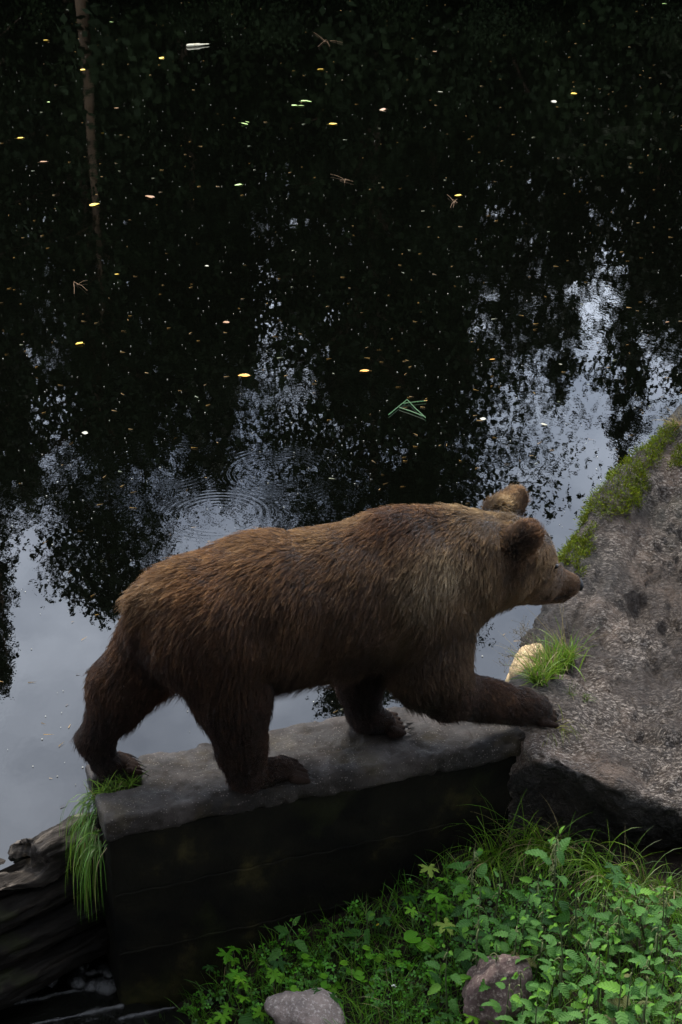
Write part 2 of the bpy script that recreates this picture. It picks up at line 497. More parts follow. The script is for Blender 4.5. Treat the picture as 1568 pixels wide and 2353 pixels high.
# nothing of a foot goes below what it stands on
def bear_f2(P):
    return smax(bear_f(P), -(P[:, 2] - 0.004 + 10.0 * (P[:, 0] > 0.72)), 0.012)
Vb_, Qb_ = surface_net(bear_f2, allp.min(0) - 0.03, allp.max(0) + 0.03, 0.0098)
nb_ = vnormals(Vb_, Qb_)
Vb_ += nb_ * (0.006 * fbm(Vb_, 7, 3, 0.5, 31))[:, None]
bear = empty('brown_bear', tuple(loc2world(BS0, 0, WTOP)), ANG)
tag(bear, 'big brown bear walking along the concrete wall with one forepaw on the boulder', 'bear')
t = NT('bear_skin'); t.color((0.02, 0.011, 0.006)); t.rough(0.9); t.b.inputs['Specular IOR Level'].default_value = 0.1
body = link('body', mesh_np('bear_body', Vb_, Qb_, True, t.m), bear)
# ------------------------------------------------------------------ fur: every hair a curve, combed by body region
REG = {  # flow(s, t, z), length, lift, tip colour, root colour
    'rump':     ((-0.62, 0, -0.62), 0.060, 0.42, (0.0930, 0.0397, 0.0139)),
    'torso':    ((-0.45, 0, -0.75), 0.060, 0.42, (0.0918, 0.0433, 0.0164)),
    'hump':     ((-0.70, 0, -0.40), 0.055, 0.45, (0.0765, 0.0304, 0.0112)),
    'neck':     ((-0.40, 0, -0.80), 0.058, 0.45, (0.1800, 0.1026, 0.0434)),
    'shoulder': ((-0.22, 0, -0.95), 0.058, 0.40, (0.1485, 0.0851, 0.0384)),
    'head':     ((-0.85, 0, -0.35), 0.024, 0.38, (0.1890, 0.1026, 0.0422)),
    'muzzle':   ((-0.90, 0, 0.25), 0.010, 0.30, (0.2600, 0.1400, 0.0700)),
    'ear':      ((0.45, 0, 0.80), 0.026, 0.70, (0.0990, 0.0441, 0.0167)),
    'arm':      ((0.45, 0, -0.85), 0.050, 0.30, (0.0594, 0.0258, 0.0105)),
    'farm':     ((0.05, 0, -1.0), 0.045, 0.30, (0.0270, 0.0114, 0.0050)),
    'thigh':    ((-0.18, 0, -0.95), 0.058, 0.36, (0.0828, 0.0360, 0.0133)),
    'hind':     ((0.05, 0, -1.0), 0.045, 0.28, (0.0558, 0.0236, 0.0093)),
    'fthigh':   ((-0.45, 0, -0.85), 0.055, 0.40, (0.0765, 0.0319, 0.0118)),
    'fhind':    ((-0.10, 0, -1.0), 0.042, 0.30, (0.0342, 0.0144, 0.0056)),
    'toe':      ((0.95, 0, -0.30), 0.009, 0.16, (0.0700, 0.0370, 0.0220)),  # lighter than the paw: toe highlights put into the tip colour
    'paw':      ((0.90, 0, -0.35), 0.022, 0.22, (0.0400, 0.0190, 0.0095)),
}
# patches of lighter and darker coat, rim light on back, forehead and far ear painted in (picture point, lateral, radius in m, tip colour)
PATCH = [((560, 1205), 0.0, 0.16, (0.0992, 0.0507, 0.0187)), ((740, 1192), 0.0, 0.14, (0.1228, 0.0660, 0.0246)), ((830, 1165), 0.05, 0.10, (0.1755, 0.0998, 0.0395)),
         ((330, 1345), -0.05, 0.12, (0.1417, 0.0769, 0.0326)), ((420, 1265), 0.0, 0.13, (0.0891, 0.0460, 0.0171)),
         ((920, 1200), -0.05, 0.16, (0.0495, 0.0198, 0.0074)), ((1000, 1215), -0.10, 0.13, (0.0675, 0.0304, 0.0112)),
         ((860, 1300), -0.28, 0.15, (0.1148, 0.0633, 0.0253)), ((1030, 1300), -0.22, 0.12, (0.3300, 0.2200, 0.1080)), ((980, 1350), -0.26, 0.12, (0.2900, 0.1900, 0.0950)),
         ((1150, 1162), 0.05, 0.10, (0.3240, 0.1900, 0.0744)), ((1090, 1155), 0.04, 0.08, (0.2160, 0.1178, 0.0434)), ((1190, 1200), -0.02, 0.07, (0.2700, 0.1520, 0.0570)),
         ((1170, 1300), -0.16, 0.075, (0.0495, 0.0228, 0.0087)), ((1205, 1290), -0.14, 0.05, (0.0585, 0.0274, 0.0099)),
         ((1245, 1240), 0.0, 0.05, (0.3600, 0.2280, 0.1054)), ((1235, 1285), -0.10, 0.055, (0.2340, 0.1330, 0.0558)),
         ((1180, 1135), 0.16, 0.06, (0.2340, 0.1254, 0.0527)), ((1268, 1318), -0.07, 0.028, (0.0495, 0.0228, 0.0112)),
         ((1305, 1368), -0.02, 0.025, (0.0270, 0.0137, 0.0074)), ((1230, 1380), -0.02, 0.05, (0.0450, 0.0251, 0.0112)), ((1280, 1372), -0.04, 0.016, (0.012, 0.008, 0.006)), ((1300, 1370), -0.03, 0.014, (0.012, 0.008, 0.006)), ((1282, 1306), -0.06, 0.022, (0.030, 0.016, 0.010)), ((1300, 1318), -0.02, 0.03, (0.30, 0.165, 0.085)),
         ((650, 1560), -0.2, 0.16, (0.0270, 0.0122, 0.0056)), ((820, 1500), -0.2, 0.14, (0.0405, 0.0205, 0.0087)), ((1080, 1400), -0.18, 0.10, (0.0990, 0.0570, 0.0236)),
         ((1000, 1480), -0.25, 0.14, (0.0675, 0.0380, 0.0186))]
def coat_at(P):
    D = np.stack([seg_dist(P, q[0], q[1], q[2], q[3], q[4]) for q in PR], 1)
    W = np.exp(-(D - D.min(1, keepdims=True)) / 0.022)
    W /= W.sum(1, keepdims=True)
    tip = W @ np.array([REG[q[6]][3] for q in PR])
    for (pp, lat, rad, colr) in PATCH:
        c = bp(*pp, lat)[0]
        w = 0.85 * np.exp(-((P - c) ** 2).sum(1) / (rad * 0.75) ** 2)
        tip = tip * (1 - w[:, None]) + np.array(colr) * w[:, None]
    for (c, rad, colr) in PATCH3:
        w = 0.9 * np.exp(-((P - c) ** 2).sum(1) / (rad * 0.8) ** 2)
        tip = tip * (1 - w[:, None]) + np.array(colr) * w[:, None]
    return W, tip
def on_bear(px, py):
    q = Vb_ @ np.stack([U, VL, ZW]) + (AX0 + U * BS0 + ZW * WTOP)
    wn_ = vnormals(Vb_, Qb_) @ np.stack([U, VL, ZW])
    bx, by = to_px(q)
    vis = ((CAM - q) * wn_).sum(1) > 0.0
    d = np.where(vis, (bx - px) ** 2 + (by - py) ** 2, 1e9)
    k = np.argsort(d)[:6]
    return Vb_[k[np.argmin(np.linalg.norm(q[k] - CAM, axis=1))]]
LIPS = [(on_bear(*q), 0.013, (0.010, 0.007, 0.006)) for q in ((1262, 1376), (1272, 1377), (1282, 1376), (1292, 1374), (1302, 1370), (1311, 1363))]
PATCH3 = LIPS + [(on_bear(*q), 0.030, (0.34, 0.21, 0.12)) for q in ((1290, 1322), (1303, 1332), (1285, 1345))] + [(on_bear(*q), 0.020, (0.035, 0.019, 0.011)) for q in ((1268, 1308), (1262, 1322))]
PATCH3 = PATCH3[6:] + LIPS
EYE = on_bear(1276, 1300)
NOSE = bp(1329, 1342, 0.0)[0]
EYE = EYE + np.array([0.004, -0.006, 0.003])
BARE = [(EYE, 0.020), (EYE * [1, -1, 1], 0.020), (NOSE, 0.030)]
def make_fur(n, seed, lenk=1.0, radius=0.0014, cell=0.013, clump=0.75):
    rg = np.random.default_rng(seed)
    tri = np.concatenate([Qb_[:, [0, 1, 2]], Qb_[:, [0, 2, 3]]])
    A, B, C = Vb_[tri[:, 0]], Vb_[tri[:, 1]], Vb_[tri[:, 2]]
    area = np.linalg.norm(np.cross(B - A, C - A), axis=1)
    cen = (A + B + C) / 3
    # finer coat on the head and paws
    wgt = area * (1 + 1.6 * (cen[:, 0] > 0.70) * (cen[:, 2] > 0.3))
    pick = rg.choice(len(tri), n, p=wgt / wgt.sum())
    r1, r2 = np.sqrt(rg.random(n)), rg.random(n)
    w0, w1, w2 = 1 - r1, r1 * (1 - r2), r1 * r2
    P = A[pick] * w0[:, None] + B[pick] * w1[:, None] + C[pick] * w2[:, None]
    nb2 = vnormals(Vb_, Qb_)
    N = nb2[tri[pick, 0]] * w0[:, None] + nb2[tri[pick, 1]] * w1[:, None] + nb2[tri[pick, 2]] * w2[:, None]
    N /= np.linalg.norm(N, axis=1, keepdims=True)
    # region weights
    W, tip = coat_at(P)
    flow = W @ np.array([REG[q[6]][0] for q in PR])
    ln = W @ np.array([REG[q[6]][1] for q in PR])
    lift = W @ np.array([REG[q[6]][2] for q in PR])
    # under the belly the coat hangs long
    bel = np.clip(-N[:, 2] - 0.15, 0, 1) * (P[:, 2] > 0.25) * (P[:, 0] < 0.65)
    ln = ln * (1 + 0.9 * bel)
    # the back lies flat and backwards
    back = np.clip(N[:, 2], 0, 1)
    flow[:, 0] -= 0.35 * back * (P[:, 0] < 0.75) * (P[:, 2] > 0.5)
    nv = np.stack([fbm(P, 5.0, 2, 0.5, 40 + k) for k in range(3)], 1)
    flow = flow + 0.38 * nv + rg.normal(0, 0.10, (n, 3))
    tang = flow - (flow * N).sum(1, keepdims=True) * N
    tang /= np.linalg.norm(tang, axis=1, keepdims=True) + 1e-9
    ln = ln * lenk * rg.uniform(0.65, 1.2, n)
    lift = lift * (1 + 0.35 * fbm(P, 9.0, 2, 0.5, 60))
    d0 = tang + N * (lift * 1.5)[:, None]; d0 /= np.linalg.norm(d0, axis=1, keepdims=True)
    d1 = tang + N * (lift * 0.35)[:, None] + np.array([0, 0, -0.28]); d1 /= np.linalg.norm(d1, axis=1, keepdims=True)
    npt = 5
    pts = np.empty((n, npt, 3))
    pts[:, 0] = P - N * 0.002
    for k in range(1, npt):
        f = (k - 0.5) / (npt - 1)
        pts[:, k] = pts[:, k - 1] + (d0 * (1 - f) + d1 * f) * (ln / (npt - 1))[:, None]
    # clumps: tips drawn together inside small cells
    key = np.floor((P + 0.006 * nv) / cell).astype(np.int64)
    key = ((key[:, 0] + 500) * 1000 + key[:, 1] + 500) * 1000 + key[:, 2] + 500
    _, inv = np.unique(key, return_inverse=True)
    m = inv.max() + 1
    cnt = np.bincount(inv, minlength=m)
    ctip = np.stack([np.bincount(inv, pts[:, -1, k], m) for k in range(3)], 1) / cnt[:, None]
    cstr = rg.uniform(0.15, clump, m)[inv] * np.clip(ln / 0.045, 0.15, 1)
    for k in range(1, npt):
        f = (k / (npt - 1)) ** 1.6
        pts[:, k] += (ctip[inv] - pts[:, -1]) * (cstr * f)[:, None] * (1.0 if k < npt - 1 else 1.0)
    jit = rg.normal(0, 0.0022, (n, npt, 3)) * np.linspace(0, 1, npt)[None, :, None] * np.clip(ln / 0.05, 0.1, 1)[:, None, None]
    pts += jit
    # bare nose leather and eye rims
    for c, rad in BARE:
        pts[np.linalg.norm(P - c, axis=1) < rad] = c - 0.01 * 0 + pts[:1, :1] * 0
    # nothing hangs into the wall
    low = (pts[:, :, 0] < 0.75)
    pts[:, :, 2] = np.where(low, np.maximum(pts[:, :, 2], 0.003), pts[:, :, 2])
    tip = tip * (0.45 + 1.05 * rg.random(m)[inv] ** 1.4)[:, None] * rg.uniform(0.7, 1.3, (n, 1))
    tip *= (1 + 0.22 * fbm(P, 6.0, 3, 0.5, 70))[:, None]
    return pts, tip, ln, radius
def fur_object(name, n, seed, **kw):
    pts, tip, ln, radius = make_fur(n, seed, **kw)
    npt = pts.shape[1]
    cu = bpy.data.hair_curves.new(name)
    cu.add_curves([npt] * len(pts))
    cu.attributes['position'].data.foreach_set('vector', np.ascontiguousarray(pts, np.float32).ravel())
    rad = np.outer(np.clip(ln / 0.045, 0.35, 1.0) * radius, np.array([1.0, 0.95, 0.8, 0.55, 0.12])).astype(np.float32)
    a = cu.attributes.get('radius') or cu.attributes.new('radius', 'FLOAT', 'POINT')
    a.data.foreach_set('value', rad.ravel())
    a = cu.attributes.new('coat', 'FLOAT_COLOR', 'CURVE')
    a.data.foreach_set('color', np.c_[tip, np.ones(len(tip))].astype(np.float32).ravel())
    return link(name, cu, bear, MATS['bear_fur'])
t = NT('bear_fur')
t.n.remove(t.b)
hb = t.new('ShaderNodeBsdfHairPrincipled')
hb.parametrization = 'COLOR'
hi = t.new('ShaderNodeHairInfo')
at = t.new('ShaderNodeAttribute'); at.attribute_name = 'coat'
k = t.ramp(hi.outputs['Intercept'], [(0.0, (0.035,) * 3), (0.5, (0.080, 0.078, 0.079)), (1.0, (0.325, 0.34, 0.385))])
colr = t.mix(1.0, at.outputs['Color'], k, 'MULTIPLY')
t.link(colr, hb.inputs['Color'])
hb.inputs['Roughness'].default_value = 0.6
hb.inputs['Radial Roughness'].default_value = 0.85
hb.inputs['IOR'].default_value = 1.20
t.link(hb.outputs[0], t.out.inputs['Surface'])
scene.cycles_curves.shape = 'RIBBONS'
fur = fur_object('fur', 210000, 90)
tag(fur, kind='stuff')
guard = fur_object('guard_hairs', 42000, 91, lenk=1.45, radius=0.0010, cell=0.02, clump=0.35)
tag(guard, kind='stuff')
sk = coat_at(Vb_)[1]
set_attr(body.data, 'coat', sk)
_m = MATS['bear_skin']; _a = _m.node_tree.nodes.new('ShaderNodeAttribute'); _a.attribute_name = 'coat'
_k = _m.node_tree.nodes.new('ShaderNodeMix'); _k.data_type = 'RGBA'; _k.blend_type = 'MULTIPLY'; _k.inputs['Factor'].default_value = 1.0; _k.inputs['B'].default_value = (0.16, 0.16, 0.16, 1)
_m.node_tree.links.new(_a.outputs['Color'], _k.inputs['A']); _m.node_tree.links.new(_k.outputs['Result'], _m.node_tree.nodes['Principled BSDF'].inputs['Base Color'])

# nose, eye, claws
def ball(P, c, r): return np.sqrt((((P - c) / r) ** 2).sum(1)) - 1
t = NT('nose_leather'); t.color((0.006, 0.006, 0.007)); t.rough(0.5); t.b.inputs['Specular IOR Level'].default_value = 0.25; t.bump(t.noise(300, 3, 0.6, t.coord()), 0.4, 0.002)
t = NT('eye_wet'); t.color((0.008, 0.005, 0.004)); t.rough(0.08)
t = NT('claw_horn'); t.color((0.018, 0.014, 0.012)); t.rough(0.6)
nc = NOSE
def nose_f(P):
    d = ball(P, nc, np.array([0.020, 0.034, 0.029])) * 0.02
    for sgn in (-1, 1):
        d = smax(d, -(ball(P, nc + [0.017, sgn * 0.016, -0.006], np.array([0.012, 0.008, 0.007])) * 0.008), 0.004)
    return d
Vn, Qn = surface_net(nose_f, nc - 0.05, nc + 0.05, 0.0035)
link('nose', mesh_np('nose', Vn, Qn, True, MATS['nose_leather']), bear)
for c in (EYE, EYE * np.array([1, -1, 1])):
    Ve, Qe = surface_net(lambda P: ball(P, c, np.array([0.012, 0.012, 0.011])) * 0.012, c - 0.02, c + 0.02, 0.003)
    link('eye', mesh_np('eye', Ve, Qe, True, MATS['eye_wet']), bear)
for (a, b, r) in TOES:
    d = (b - a) / np.linalg.norm(b - a)
    V, Fq = [], []
    for i in range(5):
        f = i / 4
        c = b + d * (-r * 0.3 + 0.046 * f) + np.array([0, 0, 0.004 - 0.020 * f * f])
        rr = 0.0065 * (1 - 0.85 * f)
        for k in range(6):
            V.append(c + np.array([0, math.cos(k * math.pi / 3), math.sin(k * math.pi / 3)]) * rr)
        if i: Fq += [((i - 1) * 6 + k, (i - 1) * 6 + (k + 1) % 6, i * 6 + (k + 1) % 6, i * 6 + k) for k in range(6)]
    V = np.array(V)
    if b[0] < 0.7: V[:, 2] = np.maximum(V[:, 2], 0.002)
    link('claw', mesh_np('claw', V, Fq, True, MATS['claw_horn']), bear)
# ------------------------------------------------------------------ trees on the far bank (seen mirrored in the pond)
t = NT('leaf_far')
oi = t.new('ShaderNodeObjectInfo'); nz = t.noise(0.8, 3, 0.6, t.coord())
t.color(t.ramp(nz, [(0.3, (0.003, 0.006, 0.0015)), (0.7, (0.010, 0.017, 0.004))])); t.rough(0.8); t.b.inputs['Specular IOR Level'].default_value = 0.08
t = NT('bark_far'); t.color(t.ramp(t.noise(6, 5, 0.6, t.coord()), [(0.3, (0.05, 0.03, 0.018)), (0.7, (0.13, 0.075, 0.04))])); t.rough(0.85)
def tree_mesh(h, R, seed, kind, n_leaf, leaf):
    rg = np.random.default_rng(seed)
    # trunk with limbs
    V, Fq = [], []
    def tube(pts, radii, ns=7):
        base = len(V)
        for p, r in zip(pts, radii):
            for k in range(ns):
                a = 2 * math.pi * k / ns
                V.append((p[0] + r * math.cos(a), p[1] + r * math.sin(a), p[2]))
        for i in range(len(pts) - 1):
            for k in range(ns):
                Fq.append((base + i * ns + k, base + i * ns + (k + 1) % ns, base + (i + 1) * ns + (k + 1) % ns, base + (i + 1) * ns + k))
    r0 = (0.011 if kind != 'pine' else 0.0165) * h
    zz = np.linspace(-0.3, h * 0.97, 12)
    wob = np.cumsum(rg.normal(0, 0.05 if kind != 'pine' else 0.015, (12, 2)), 0)
    tube([(wob[i, 0], wob[i, 1], zz[i]) for i in range(12)], [r0 * (1 - 0.93 * i / 11) for i in range(12)])
    nb = int(h * (5.5 if kind == 'spruce' else 4.5))
    L = []
    for i in range(nb):
        f = (i + rg.random()) / nb
        z0 = h * (0.10 + 0.89 * f) if kind != 'pine' else h * (0.52 + 0.47 * f)
        f = z0 / h
        if kind == 'spruce': rr = R * (1 - f) ** 0.85 + 0.15
        elif kind == 'pine': rr = R * math.sqrt(max(0.05, 1 - ((f - 0.72) / 0.30) ** 2))
        else: rr = R * min(1.0, (1 - f) * 2.1 + 0.10) ** 0.8 * min(1, 0.55 + f)
        rr *= rg.uniform(0.55, 1.15)
        az = i * 2.399 + rg.normal(0, 0.3)
        d = np.array([math.cos(az), math.sin(az), 0])
        up = -0.25 if kind == 'spruce' else 0.42
        m = 6
        ts = np.linspace(0, 1, m)
        curve = np.array([0, 0, z0]) + ts[:, None] * d * rr + np.c_[0 * ts, 0 * ts, rr * (up * ts - 0.30 * ts ** 2)]
        tube(curve, [max(0.012, 0.03 * rr * (1 - 0.85 * q)) for q in ts], 4)
        cnt = max(4, int(n_leaf / nb * (rr / R + 0.15)))
        q = rg.random(cnt) ** 0.7
        base = np.array([0, 0, z0]) + q[:, None] * d * rr + np.c_[0 * q, 0 * q, rr * (up * q - 0.30 * q ** 2)]
        # twigs: leaves hang in small sprays
        spray = rg.integers(0, max(2, cnt // 26), cnt)
        so = np.clip(rg.normal(0, 1, (cnt // 26 + 2, 3)), -1.5, 1.5) * [0.20 * rr + 0.08, 0.20 * rr + 0.08, 0.13 * rr + 0.06]
        off = so[spray] + np.clip(rg.normal(0, 1, (cnt, 3)), -2, 2) * [0.075, 0.075, 0.13] * (1 + 0.10 * R) - np.array([0, 0, 0.10])
        L.append(base + off)
    L = np.concatenate(L)
    n = len(L)
    a = rg.normal(0, 1, (n, 3)); a /= np.linalg.norm(a, axis=1, keepdims=True)
    b = np.cross(a, rg.normal(0, 1, (n, 3))); b /= np.linalg.norm(b, axis=1, keepdims=True)
    sz = leaf * rg.uniform(0.6, 1.3, (n, 1))
    quad = np.stack([L - a * sz, L + b * sz * 0.5, L + a * sz, L - b * sz * 0.5], 1).reshape(-1, 3)
    return (mesh_np('trunk', V, Fq, True, MATS['bark_far']), mesh_np('crown', quad, np.arange(4 * n).reshape(n, 4), False, MATS['leaf_far']))
def place_tree(name, x, y, meshes, scale=1.0, rz=0.0, label='', group=None, cat='tree'):
    z = float(ground_h(np.array([x]), np.array([y]))[0])
    o = empty(name, (x, y, z), rz); o.scale = (scale,) * 3
    link('trunk', meshes[0], o); link('crown', meshes[1], o)
    tag(o, label, cat, group); return o
def mirror_xy(px, py, dist):
    """where a treetop stands whose mirror image in the pond shows at this pixel"""
    d = ray(px, py); k = dist / d[1]
    return d[0] * k, -d[2] * k - HC
def tree_to(px, py, dist, R, kind, seed, label, n=11000, leaf=0.15, name='tree', group=None):
    x, z = mirror_xy(px, py, dist)
    g = float(ground_h(np.array([x]), np.array([dist]))[0])
    return place_tree(name, x, dist, tree_mesh(z - g, R, seed, kind, n, leaf), 1.0, 0.0, label, group)
tree_to(12, 1610, 41.5, 2.6, 'spruce', 11, 'tall narrow spruce on the far bank mirrored at the pond edge', 42000, 0.09, 'spruce_tree')
tree_to(255, 1420, 42.0, 4.6, 'broad', 12, 'broad leafy tree on the far bank with drooping twigs', 70000, 0.092, 'leafy_tree')
tree_to(830, 1640, 42.5, 5.2, 'broad', 13, 'tallest leafy tree on the far bank with a dense cone crown', 100000, 0.092, 'leafy_tree')
tree_to(975, 1330, 43.5, 2.7, 'broad', 14, 'leafy tree leaning against the tallest tree of the far bank', 50000, 0.092, 'leafy_tree')
tree_to(1735, 1450, 42.0, 4.6, 'broad', 15, 'broad leafy tree on the far bank behind the mossy boulder', 64000, 0.092, 'leafy_tree')
tree_to(455, 1130, 43.0, 2.4, 'broad', 18, 'smaller leafy tree between the broad tree and the tallest tree', 32000, 0.09, 'leafy_tree')
tree_to(246, 900, 39.4, 1.6, 'pine', 16, 'slim pine with a bare red-brown trunk on the far bank', 1500, 0.12, 'pine_tree')
pine = [o for o in bpy.data.objects if o.name == 'pine_tree'][0]
t = NT('bark_pine'); t.color(t.ramp(t.noise(5, 6, 0.65, t.coord()), [(0.3, (0.035, 0.018, 0.006)), (0.7, (0.09, 0.048, 0.016))])); t.rough(0.85)
for ch in pine.children:
    if ch.name.startswith('trunk'): ch.data.materials.clear(); ch.data.materials.append(t.m)
back = [tree_mesh(15.0, 3.6, 21, 'broad', 16000, 0.15), tree_mesh(17.0, 3.2, 22, 'spruce', 16000, 0.15)]
for i, (x, y, s, k) in enumerate(((-13, 43, 1.0, 0), (-9.5, 44, 1.05, 1), (-6.5, 45, 1.1, 0), (-3.6, 44, 1.02, 1), (0.5, 46, 1.0, 0), (3.2, 44, 0.80, 1),
                                  (5.6, 45.5, 0.84, 0), (8.4, 44, 0.95, 1), (11.5, 45, 1.0, 0), (-11, 49, 1.1, 1), (-4.8, 50, 1.0, 0), (2, 51, 1.0, 1), (7.2, 50, 0.95, 1), (12, 50, 1.05, 0),
                                  (-4.6, 42.5, 0.74, 0), (-2.7, 43, 0.76, 1), (-1.0, 42.5, 0.72, 0), (4.6, 42.5, 0.66, 1), (6.3, 43, 0.62, 0), (8.6, 42.5, 0.70, 0), (-7.0, 42, 0.8, 1), (-17, 42, 1.1, 1), (16, 42, 1.1, 0), (-21, 44, 1.1, 0), (20, 44, 1.1, 1))):
    place_tree('forest_tree', x * 1.1, y + 4, back[k], s, i * 1.3, ('broad leafy tree of the dark wood behind the far bank', 'dark conical spruce of the wood behind the far bank')[k], ('leafy trees', 'spruces')[k] + ' of the far wood')
# shrubs along the far water edge
sh = []
rg = np.random.default_rng(5)
def shrub_mesh(seed, n=14000):
    r = np.random.default_rng(seed)
    c = r.normal(0, 1, (26, 3)) * [1.1, 0.6, 0.55] + [0, 0, 1.25]
    L = c[r.integers(0, 26, n)] + r.normal(0, 0.30, (n, 3)); L[:, 2] = np.abs(L[:, 2])
    a = r.normal(0, 1, (n, 3)); a /= np.linalg.norm(a, axis=1, keepdims=True)
    b = np.cross(a, r.normal(0, 1, (n, 3))); b /= np.linalg.norm(b, axis=1, keepdims=True)
    q = np.stack([L - a * .08, L + b * .05, L + a * .08, L - b * .05], 1).reshape(-1, 3)
    return mesh_np('foliage', q, np.arange(4 * n).reshape(n, 4), False, MATS['leaf_far'])
def stem_mesh(seed):
    r = np.random.default_rng(seed); V = []; Fq = []
    for _ in range(7):
        e = r.normal(0, 0.7, 3) + [0, 0, 1.5]; e[2] = abs(e[2]); b = len(V)
        for f in (0, 1):
            for k in range(4):
                V.append((e[0] * f + 0.03 * math.cos(k * 1.57), e[1] * f * 0.6 + 0.03 * math.sin(k * 1.57), e[2] * f - 0.2 * (1 - f)))
        Fq += [(b + k, b + (k + 1) % 4, b + 4 + (k + 1) % 4, b + 4 + k) for k in range(4)]
    return mesh_np('stems', V, Fq, False, MATS['bark_far'])
shr = [(shrub_mesh(k), stem_mesh(k)) for k in (1, 2, 3)]
for i in range(29):
    x = -14 + 2.0 * (i % 15) + rg.uniform(-.4, .4) + (i // 15); y = 42.0 + rg.uniform(-.5, .7) + 2.6 * (i // 15)
    o = empty('shrub', (x, y, float(ground_h(np.array([x]), np.array([y]))[0])), rg.uniform(0, 6)); o.scale = (rg.uniform(.55, .85) if i < 15 else rg.uniform(1.5, 2.0),) * 3
    link('foliage', shr[i % 3][0], o); link('stem', shr[i % 3][1], o)
    tag(o, *(('low leafy shrub along the far water edge', 'shrub', 'low shrubs on the far bank') if i < 15 else ('tall leafy shrub behind the low far-edge shrubs', 'shrub', 'tall shrubs on the far bank')))
# trees on the slope behind the viewpoint: their crowns close the sky on that side
near_k = [tree_mesh(15.0, 5.2, 31, 'broad', 5200, 0.30), tree_mesh(17.0, 4.6, 32, 'broad', 5200, 0.30)]
for i, (x, y) in enumerate(((-7, -3.5), (-2.5, -4.5), (2.8, -4.2), (7.2, -3.0), (-10, 1.5), (10.5, 2.0), (0, -9))):
    place_tree('bank_tree', x, y, near_k[i % 2], 1.0, i * 2.1, 'leafy tree on the slope above the low bank, opposite the far wood', 'trees above the low bank')
# ------------------------------------------------------------------ boulder at the end of the wall
ridge_px = [(1268, 1742, 5.38), (1246, 1695, 5.48), (1232, 1640, 5.62), (1222, 1585, 5.84), (1236, 1530, 6.12), (1246, 1450, 6.36), (1268, 1390, 6.52), (1310, 1300, 6.75),
            (1352, 1232, 6.93), (1400, 1165, 7.10), (1480, 1062, 7.36), (1568, 958, 7.62), (1760, 780, 8.0)]
ledge_px = [(1272, 1745, 5.38), (1340, 1775, 5.35), (1400, 1795, 5.33), (1480, 1822, 5.32), (1560, 1850, 5.28), (1700, 1900, 5.2)]
inner_px = [(1310, 1650, 5.64), (1450, 1500, 6.28), (1400, 1350, 6.66), (1560, 1250, 6.98), (1560, 1500, 6.28), (1450, 1650, 5.83), (1350, 1545, 6.08), (1560, 1700, 5.72), (1330, 1440, 6.40), (1470, 1200, 7.05)]
ridge = np.array([at_y(*q) for q in ridge_px]); ledge = np.array([at_y(*q) for q in ledge_px]); inner = np.array([at_y(*q) for q in inner_px])
ctrl = np.concatenate([ridge + [0, 0, 0.015], ledge, inner, [[3.2, 7.6, 1.35], [3.2, 5.3, 0.75], [3.4, 9.0, 1.2], [2.6, 8.8, 1.0]]])
def tps_fit(xy, z, lam=1e-3):
    n = len(xy)
    r = np.linalg.norm(xy[:, None] - xy[None], axis=2)
    K = np.where(r > 0, r * r * np.log(r + 1e-12), 0) + lam * np.eye(n)
    Pm = np.c_[np.ones(n), xy]
    A = np.block([[K, Pm], [Pm.T, np.zeros((3, 3))]])
    s = np.linalg.solve(A, np.r_[z, 0, 0, 0])
    return s[:n], s[n:]
tw, ta = tps_fit(ctrl[:, :2], ctrl[:, 2])
def rock_h(xy):
    out = ta[0] + xy @ ta[1:]
    for c, w in zip(ctrl[:, :2], tw):
        r2 = ((xy - c) ** 2).sum(1)
        out = out + w * 0.5 * r2 * np.log(r2 + 1e-12)
    # a hollow where the bear sets its paw
    return out - 0.058 * np.exp(-((xy - np.array([0.86, 5.63])) ** 2).sum(1) / 0.17 ** 2)
poly2 = np.concatenate([ridge[:, :2], [[4.2, 9.4], [4.2, 4.2], [ledge[0, 0] - 0.02, 4.2]]])
def poly_sd(xy, pg):
    d = np.full(len(xy), 1e9); ins = np.zeros(len(xy), bool)
    for a, b in zip(pg, np.roll(pg, -1, 0)):
        e = b - a; w = xy - a
        q = w - np.clip((w @ e) / (e @ e), 0, 1)[:, None] * e
        d = np.minimum(d, np.sqrt((q * q).sum(1)))
        c = (a[1] > xy[:, 1]) != (b[1] > xy[:, 1])
        xi = (b[0] - a[0]) * (xy[:, 1] - a[1]) / (b[1] - a[1] + 1e-12) + a[0]
        ins ^= c & (xy[:, 0] < xi)
    return np.where(ins, -d, d)
RLO, RHI, RH_ = (0.70, 4.75, -0.75), (2.75, 8.3, 1.45), 0.0155
RNZ = len(np.arange(RLO[2], RHI[2] + RH_, RH_))
lz = np.argsort(ledge[:, 0])
def rock_f(P):
    xy = P[::RNZ, :2]
    h = np.repeat(rock_h(xy), RNZ)
    sd = np.repeat(poly_sd(xy, poly2), RNZ)
    yf = np.repeat(np.interp(xy[:, 0], ledge[lz, 0], ledge[lz, 1]), RNZ)
    zf = np.repeat(np.interp(xy[:, 0], ledge[lz, 0], ledge[lz, 2]), RNZ)
    z = P[:, 2]
    side = sd - 0.05 - 0.22 * np.clip(h - z, 0, 1.5)
    drop = np.clip(zf - z, -0.2, 2)
    under = yf + 0.55 * np.clip(drop, 0, 0.25) + 0.05 * drop - 0.02 - P[:, 1]
    d = smax((z - h) * 0.85, side, 0.10)
    d = smax(d, under * 0.92, 0.07)
    d = np.maximum(d, -(z + 0.70))
    d = np.maximum(d, P[:, 0] - 2.70)
    return np.maximum(d, P[:, 1] - 8.25)
Vr, Qr = surface_net(rock_f, RLO, RHI, RH_)
nr = vnormals(Vr, Qr)
nr0 = nr.copy()
